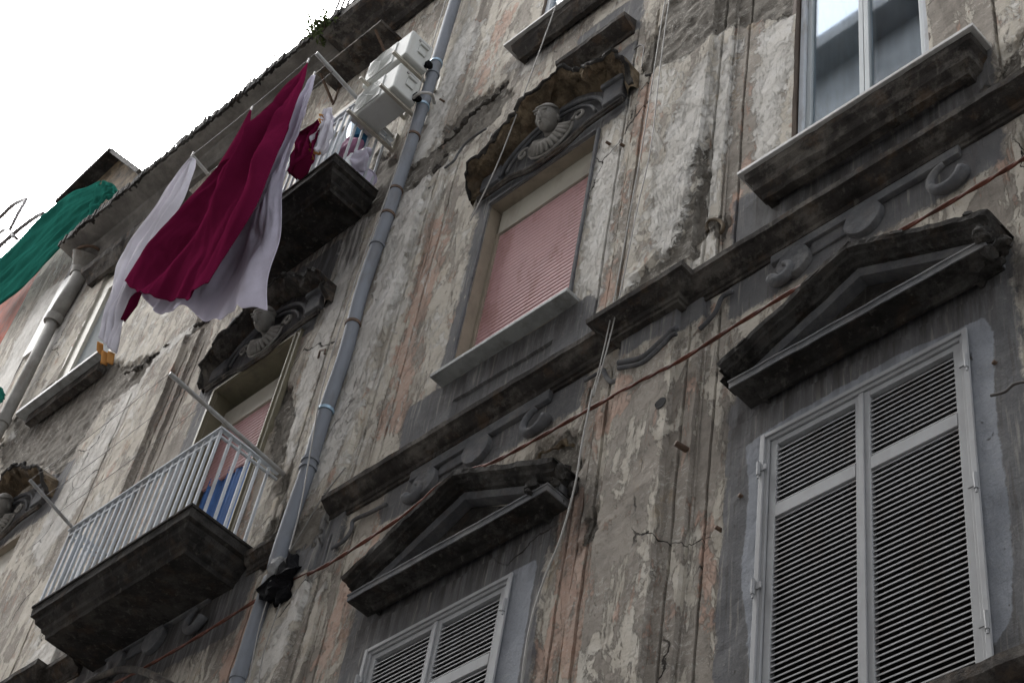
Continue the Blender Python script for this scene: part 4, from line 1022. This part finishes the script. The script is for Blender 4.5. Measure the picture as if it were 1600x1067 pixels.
tag(hz.build('insulated_hose', 'sillw', smooth=True), 'white insulated hose curling from the lower air conditioner to the drainpipe', 'hose')

# ------------------------------------------------------------------ laundry poles and lines
def pole(a, b_, label, r_=.018):
    o = MB().tube([a, b_], r_, 10).build('drying_pole', 'galv'); tag(o, label, 'pole', 'drying poles on the balconies'); return o
tipR1 = P(265, 583, 1.28); pole(P(443, 744, .0)+Vector((0, .0, .02)), tipR1, 'long grey drying pole sticking out from the right corner of the lower balcony', .02)
tipL1 = P(47, 750, 1.25); pole(P(113, 824, .64), tipL1, 'grey drying pole at the left end of the lower balcony railing', .016)
tipR2 = P(494, 83, 1.12); pole(P(612, 214, 0), tipR2, 'cream drying pole angled out above the air conditioner bracket on the upper balcony', .024)
tipL2 = P(300, 243, 1.05); pole(P(340, 290, .55), tipL2+Vector((0, 0, 0)), 'drying pole holding the long white garment at the left of the laundry', .02)
def line(a, b_, label, sag=.03, r_=.0026, grp='drying lines', mat_='wired', n=24):
    pts = [a.lerp(b_, t/n)+Vector((0, 0, -4*sag*(t/n)*(1-t/n))) for t in range(n+1)]
    o = MB().tube(pts, r_, 5).build('drying_line', mat_, smooth=True); tag(o, label, 'line', grp)
for k, nm in ((.98, 'outermost'), (.66, 'middle'), (.33, 'innermost')):
    a = P(443, 744).lerp(tipR1, .56+.44*k) if k < .9 else tipR1; b_ = P(113, 824, .64).lerp(tipL1, k) if k < .9 else tipL1
    line(a, b_, nm+' thin drying line between the poles of the lower balcony')
line(tipR2, tipL2, 'outermost drying line carrying the maroon sheet', .04, .004)
line(P(520, 112, .9), P(325, 272, .8), 'inner drying line carrying the lilac white sheet', .04, .004)

# ------------------------------------------------------------------ laundry
def sheet_fold(n, amp, ph, lean=0, seed=0.0, top=.15):
    def f(u, t):
        k = min(1, top+t*1.3)
        w_ = math.sin(2*math.pi*(n*u+.22*nz(u, t, 2, 2.2, seed))+ph)
        return (.03*k*nz(u, t, 4, 3, seed+9), amp*k*(abs(w_)**.8*(1 if w_ > 0 else -1))+amp*.35*k*math.sin(2*math.pi*(n*2.3*u+.3*t)+ph*2)+.04*nz(u, t, 7, 5, seed+4)*k+.018*nz(u, t, 22, 9, seed+7), 0)
    return f
mL = PL([(385, 200), (368, 222), (345, 252), (300, 305), (262, 352), (232, 385), (203, 428), (196, 440)], 1.12)
mR = PL([(481, 98), (476, 130), (458, 185), (434, 250), (408, 318), (378, 368), (350, 405), (326, 444)], [1.12, 1.14, 1.18, 1.2, 1.2, 1.2, 1.2, 1.2])
def fan(p, A, seed, k1=5.5, k2=10):
    """creases radiating from the peg A"""
    d = p-A; L = math.hypot(d.x, d.z); th = math.atan2(d.x, -d.z)
    q = k1*th+1.4*noise.noise(Vector((th*3, L*.5, seed)))
    c1 = math.sin(q*2)
    return (c1*.75+.25*math.sin(k2*2*th+2*noise.noise(Vector((th*5, L*.8, seed+3)))))*min(1, L/1.1)*math.exp(-(L/3.6)**2)
pA_, pB_ = P(481, 98, 1.12), P(392, 173, 1.12)
def mfold(u, t, p):
    f = sheet_fold(1.3, .10, .6, seed=1.0)(u**.8, t)
    o = f[1]+.25*fan(p, pA_, 1.0)+.05*fan(p, pB_, 4.0, 7, 15)*math.exp(-((p-pB_).length/1.0)**2)
    o += .12*max(0, noise.noise(Vector((u*4-t*4, t*2.2+u*2, 8))))+.02*abs(noise.noise(Vector((u*9-t*14, t*5, 2))))
    sagz = -.06*math.sin(math.pi*u)*(1-t)**5
    hem = -.15*math.sin(math.pi*u**.8)*t**6-.05*t**5*max(0, math.sin(u*9+.5))*u+.012*t**8*math.sin(u*60)
    e_ = min(1, math.sin(math.pi*min(1, max(0, u)))*1.6+.12)
    e_ *= min(1, .2+t*3)
    return (f[0]*e_, (o-.03)*e_, sagz+hem)
ms = ruled(mL, mR, 150, 200, mfold, 'maroon_sheet', 'maroon', thick=.003)
ruled(PL([(391, 171), (372, 208), (348, 248), (335, 270)], 1.14), PL([(393, 173), (390, 188), (390, 204), (384, 235)], 1.13), 16, 30, lambda u, t: .04*math.sin(u*5)*t, 'sheet_corner', 'maroon', ms, thick=.003)
tag(ms, 'large maroon sheet pegged by two corners, billowing from the drying line of the upper balcony', 'sheet')
wL = PL([(487, 122), (440, 190), (385, 270), (330, 345), (270, 410), (212, 462)], .93)
wR = PL([(493, 118), (484, 155), (466, 205), (450, 250), (440, 300), (440, 335), (438, 380), (420, 420), (416, 450), (420, 480)], .92)
pW_ = P(490, 119, .93)
def wfold(u, t, p):
    b_ = sheet_fold(2.2, .04, 1.9, seed=5.0)(u, t)
    hem = (-.2*math.sin(math.pi*min(1, u**.9))*t**7) + .05*t**6*math.sin(u*17)+.03*t**6*math.sin(u*41)
    e_ = min(1, math.sin(math.pi*min(1, max(0, u)))*1.6+.12)
    return (b_[0]*e_, (b_[1]+.09*fan(p, pW_, 6.0, 10, 24)+.03*abs(noise.noise(Vector((u*8, t*6-u*3, 5)))))*e_, hem+.01*t**8*math.sin(u*70))
ws = ruled(wL, wR, 150, 170, wfold, 'white_sheet', 'wcloth', thick=.003)
tag(ws, 'lilac white sheet hanging behind and to the right of the maroon sheet', 'sheet')
lw = thing('long_white_garment', 'long white garment with orange cuff hanging at the far left of the laundry', 'garment', tipL2)
gL = PL([(299, 246), (284, 262), (262, 297), (238, 335), (212, 370), (190, 408), (178, 460), (160, 530)], 1.06)
gR = PL([(305, 249), (302, 270), (286, 310), (258, 356), (238, 400), (215, 450), (192, 492), (179, 550)], 1.0)
ruled(gL, gR, 60, 130, sheet_fold(2.6, .05, .3, seed=8.0, top=.3), 'garment_body', 'wcloth2', lw, thick=.003)
ruled(PL([(160, 549), (158, 570)], 1.045), PL([(178, 551), (175, 568)], 1.0), 14, 8, lambda u, t: .02*math.sin(u*12), 'orange_cuff', 'orange', lw, thick=.006)
ruled(PL([(153, 535), (152, 548)], 1.055), PL([(160, 536), (159, 556)], 1.045), 8, 8, lambda u, t: .02*math.sin(u*6), 'orange_cuff', 'orange', lw, thick=.006)
tl = ruled(PL([(207, 448), (200, 475), (190, 500)], 1.0), PL([(224, 458), (216, 478), (194, 502)], .97), 14, 20, lambda u, t: .02*math.sin(u*7), 'sheet_tail', 'maroon', ms, thick=.003)
for a in (tipL2, P(392, 172, 1.12), P(481, 97, 1.12), P(490, 118, .93)):
    o = MB().box(-.008, .008, -.008, .008, -.04, .04); o.v = [v+a+Vector((0, 0, .02)) for v in o.v]; o.v += []
    tag(o.build('clothes_peg', 'sillw'), 'pale clothes peg gripping a corner of the laundry on the line', 'peg', 'clothes pegs')
# small garments near the railing
cg = lambda pts, o: [P(440+x/3.335, y/3.335, o) for x, y in pts]
mg = thing('maroon_garment', 'small maroon garment with orange trim hanging in front of the upper balcony railing', 'garment', P(470, 230, .72))
ruled(cg([(190, 625), (120, 690), (95, 700), (75, 790), (60, 870), (45, 915)], .74), cg([(200, 650), (205, 700), (185, 740), (175, 800), (140, 850), (75, 920)], .7), 50, 60, sheet_fold(2.2, .05, .4, seed=3.), 'garment_body', 'maroon', mg, thick=.003)
ruled(cg([(200, 595), (195, 640), (170, 665)], .7), cg([(220, 600), (218, 650), (200, 675)], .69), 10, 24, lambda u, t: .015*math.sin(t*15), 'orange_trim', 'orange', mg, thick=.005)
ruled(cg([(165, 740), (140, 770), (150, 800), (150, 825)], .7), cg([(185, 730), (155, 775), (170, 790), (160, 830)], .69), 10, 24, lambda u, t: .015*math.sin(t*18), 'orange_trim', 'orange', mg, thick=.005)
wg = thing('white_garment', 'small white garment with orange trim hanging between the maroon garment and the balustrade', 'garment', P(510, 190, .7))
ruled(cg([(225, 570), (205, 610), (215, 660), (190, 700), (165, 730), (165, 790)], .69), cg([(262, 560), (272, 620), (262, 690), (250, 730), (230, 770), (205, 800)], .64), 40, 50, sheet_fold(2, .04, .9, seed=6.), 'garment_body', 'wcloth2', wg, thick=.003)
ruled(cg([(160, 785), (180, 795), (205, 795)], .7), cg([(158, 800), (178, 808), (208, 808)], .69), 6, 24, lambda u, t: .01*math.sin(t*15), 'orange_trim', 'orange', wg, thick=.005)

# things standing on the upper balcony
bk2 = thing('blue_laundry_basket', 'blue plastic basket leaning behind the right bars of the upper balcony', 'basket', P(565, 205, .28))
mb = MB(); c0 = Vector((-9.80, -.30, 14.56)); n = 24
r0 = [c0+Vector((.17*math.cos(t), .13*math.sin(t), .13+.02*math.sin(t*3))) for t in np.linspace(0, 2*math.pi, n, endpoint=False)]; r1 = [c0+Vector((.12*math.cos(t), .09*math.sin(t), -.14)) for t in np.linspace(0, 2*math.pi, n, endpoint=False)]
mb.add(r0+r1, [(i, (i+1) % n, n+(i+1) % n, n+i) for i in range(n)]+[tuple(range(n, 2*n))]); mb.build('basket_body', 'blueb', bk2, thick=.006)
MB().tube(r0+[r0[0]], .014, 6).build('basket_rim', 'blueb', bk2)
def crumple(c, r, mat_, name, seed):
    m_ = MB().ellipsoid(c, r, 24, 16)
    for k, v in enumerate(m_.v): m_.v[k] = v+noise.noise_vector(v*8+Vector((seed, 0, 0)))*.07+noise.noise_vector(v*22)*.025
    return m_.build(name, mat_, smooth=True)
tag(crumple(P(545, 232, .35), (.15, .07, .13), 'lilac', 'patterned_cloth', 2), 'crumpled lilac and pink cloth hanging behind the bars of the upper balcony', 'cloth')
tag(crumple(P(566, 245, .33), (.10, .05, .16), 'wcloth', 'white_plastic_bag', 5), 'bright white plastic bag behind the bars, under the blue basket', 'bag')
tub = thing('white_tub', 'white round tub standing in the right corner of the upper balcony', 'tub', P(580, 275, .3))
c0 = Vector((-9.72, -.12, 13.86)); MB().tube([c0-Vector((0, 0, .10)), c0+Vector((0, 0, .09))], .16, 28, rs=[.085, .11]).build('tub_body', 'wcloth', tub)
MB().tube([c0+Vector((.112*math.cos(t), .112*math.sin(t), .09)) for t in np.linspace(0, 2*math.pi, 28)], .009, 6).build('tub_rim', 'wcloth', tub)

# ------------------------------------------------------------------ cables
def cable(pts, r_, mat_, name, label, cat='cable', grp=None, tw=0):
    p = smoothpts(pts, 14); o = MB()
    if tw:
        o.tube([q+Vector((0, math.cos(i*.45)*tw, math.sin(i*.45)*tw)) for i, q in enumerate(p)], r_, 7); o.tube([q-Vector((0, math.cos(i*.45)*tw, math.sin(i*.45)*tw)) for i, q in enumerate(p)], r_, 7)
    else: o.tube(p, r_, 7)
    ob = o.build(name, mat_, smooth=True); tag(ob, label, cat, grp); return ob
red = [(1640, 222), (1600, 248), (1525, 293), (1400, 365), (1270, 436), (1160, 502), (1060, 565), (1000, 596), (920, 640), (840, 685), (770, 722), (700, 748), (640, 798), (560, 852), (500, 888), (440, 914), (380, 950), (300, 1000), (230, 1040), (180, 1067), (120, 1100)]
cable([P(x, y, .075) for x, y in red], .009, 'redc', 'twisted_cable', 'rust-red twisted cable running diagonally across the whole facade', tw=.0055)
W = 'pale hanging cables'
cable([P(*p, .22) for p in ((885, -40), (872, 0), (825, 130), (780, 250), (735, 345))], .006, 'wirec', 'hanging_cable', 'pale cable hanging across the broken arched hood above the pink shutter', grp=W)
for k, (dx, nm) in enumerate(((0, 'left of two pale cables hanging between the pink shutter and the white window'), (1, 'right of two pale cables hanging between the pink shutter and the white window'))):
    cable([P(x+dx*w_, y, .2) for x, y, w_ in ((1052, -40, 3), (1040, 0, 6), (1022, 110, 9), (1003, 230, 14), (985, 330, 10), (965, 440, 8), (945, 540, 5), (925, 620, 2))], .005, 'wirec', 'hanging_cable', nm, grp=W)
cable([P(*p, .2) for p in ((926, 610), (910, 690), (898, 760), (876, 840), (850, 905), (830, 970), (818, 1040), (812, 1100))], .0065, 'wirec', 'hanging_cable', 'thick pale cable curving down past the right end of the middle hood', grp=W)
cable([P(*p, .06) for p in ((1170, -20),)]+[P(*p, .06) for p in ((940, 560), (900, 700), (872, 830), (858, 960), (832, 1090))][0:], .004, 'wirec', 'hanging_cable', 'thin pale cable running down the wall beside the shuttered middle window', grp=W) if False else None
cable([P(*p, .24) for p in ((708, -30), (697, 0), (664, 110), (640, 200), (610, 290), (575, 385), (545, 470), (505, 600), (486, 700), (470, 790), (452, 860))], .006, 'wirec', 'hanging_cable', 'thin pale cable hanging in front of the grey drainpipe', grp=W)
cable([P(*p, .08) for p in ((540, 730), (505, 775), (478, 820), (452, 862))], .006, 'wirec', 'hanging_cable', 'short pale cable slanting to the black plastic bag', grp=W)
cable([P(*p, .14) for p in ((424, 918), (405, 980), (388, 1067), (380, 1110))], .005, 'wirec', 'hanging_cable', 'pale cable falling below the black bag in front of the drainpipe', grp=W)
cable([P(*p, .10) for p in ((443, 925), (432, 960), (412, 1020), (400, 1090))], .005, 'wirec', 'hanging_cable', 'pale cable falling below the black bag to the right of the drainpipe', grp=W)
cable([P(*p, .06) for p in ((1548, 618), (1570, 612), (1585, 600), (1610, 595))], .008, 'wired', 'wall_wire', 'short dark wire with a hook on the grey wall beside the right shutters', 'wire')
cable([P(1003, 106, .03), P(1005, 88, .03), P(1006, 74, .03), P(1000, 71, .03), P(991, 78, .02)], .006, 'wired', 'conduit', 'thin grey conduit bent over beside the broken arched hood', 'conduit')

# iron stubs and hooks in the wall
def stub(px, py, L, r_, label, mat_='rust', d=(-.3, -1, .1)):
    a = P(px, py, -.01); b_ = a+Vector(d).normalized()*L; o = MB().tube([a, b_], r_, 10); tag(o.build('iron_stub', mat_, smooth=True), label, 'iron stub', 'iron stubs and hooks in the wall')
stub(1082, 708, .12, .02, 'dark iron stub sticking out of the right side of the pilaster')
stub(700, 163, .10, .012, 'thin iron hook right of the grey drainpipe near the air conditioners')
stub(1166, 780, .05, .013, 'small iron hook left of the large right shutters')
stub(1130, 830, .05, .013, 'small nail with pale cord on the wall left of the large right shutters')
stub(1564, 573, .05, .013, 'small iron pin in the grey surround right of the large shutters')
stub(1385, 790, .0301, .008, 'tiny screw stub on the middle of the large shutters') if False else None
stub(955, 227, .05, .013, 'small iron pin just right of the pink shutter, below the hood')
stub(977, 230, .05, .014, 'iron pin beside the salmon strip right of the arched hood')
stub(928, 900, .04, .010, 'small nail on the salmon strip right of the middle shutters')
mb = MB().tube([P(497, 560, .0), P(500, 548, .06), P(508, 546, .08), P(507, 553, .09)], .01, 6)
tag(mb.build('iron_hook', 'rust'), 'bent iron hook in the wall left of the drainpipe, right of the lower balcony door', 'hook', 'iron stubs and hooks in the wall')

# ------------------------------------------------------------------ street and the opposite side
g_ = MB(); g_.add([(-300, -300, -1.6), (300, -300, -1.6), (300, 300, -1.6), (-300, 300, -1.6)], [(0, 1, 2, 3)]); g_.build('ground', 'road', kind='structure', recalc=False)
OB = thing('opposite_house', 'plain plastered house across the narrow street, behind the camera and mirrored in the window panes', 'building', (-5, -7.6, -1.6))
mb = MB(); mb.box(-32, 16, 7.2, 14, -1.6, 25.0); mb.box(-32.3, 16.3, 6.7, 14.3, 25.0, 25.35); mb.build('wall', 'opp', OB)
for k in range(10):
    for zz in (2.5, 6.2, 10.2, 14.4, 18.6): MB().box(-22.5+k*3.4, -21.3+k*3.4, 7.12, 7.205, zz, zz+2.0).build('window', 'dark', OB)

# ------------------------------------------------------------------ light
w = bpy.data.worlds.new('World'); S.world = w; w.use_nodes = True; nt = w.node_tree
bgn = nt.nodes['Background']; sky = nt.nodes.new('ShaderNodeTexSky'); sky.sky_type = 'NISHITA'; sky.sun_disc = False
SUN_EL, SUN_AZ = rad(50), rad(-70)
sky.sun_elevation = SUN_EL; sky.sun_rotation = SUN_AZ; sky.air_density = 1.0; sky.dust_density = 4; sky.ozone_density = 1.0
hs = nt.nodes.new('ShaderNodeHueSaturation'); hs.inputs['Saturation'].default_value = .24
nt.links.new(sky.outputs[0], hs.inputs['Color']); nt.links.new(hs.outputs[0], bgn.inputs[0]); bgn.inputs[1].default_value = .15
sl = bpy.data.lights.new('sun', 'SUN'); sl.energy = .75; sl.angle = rad(34); sl.color = (1, .99, .97)
so = link(bpy.data.objects.new('sun', sl)); sd = Vector((math.sin(SUN_AZ)*math.cos(SUN_EL), -abs(math.cos(SUN_AZ))*math.cos(SUN_EL), math.sin(SUN_EL)))
so.rotation_euler = sd.to_track_quat('Z', 'Y').to_euler(); so.location = sd*30
S.view_settings.view_transform = 'Standard'; S.view_settings.look = 'None'; S.view_settings.gamma = 1; S.view_settings.exposure = 2.7
S.render.resolution_x = 1024; S.render.resolution_y = 682
S.render.engine = 'CYCLES'
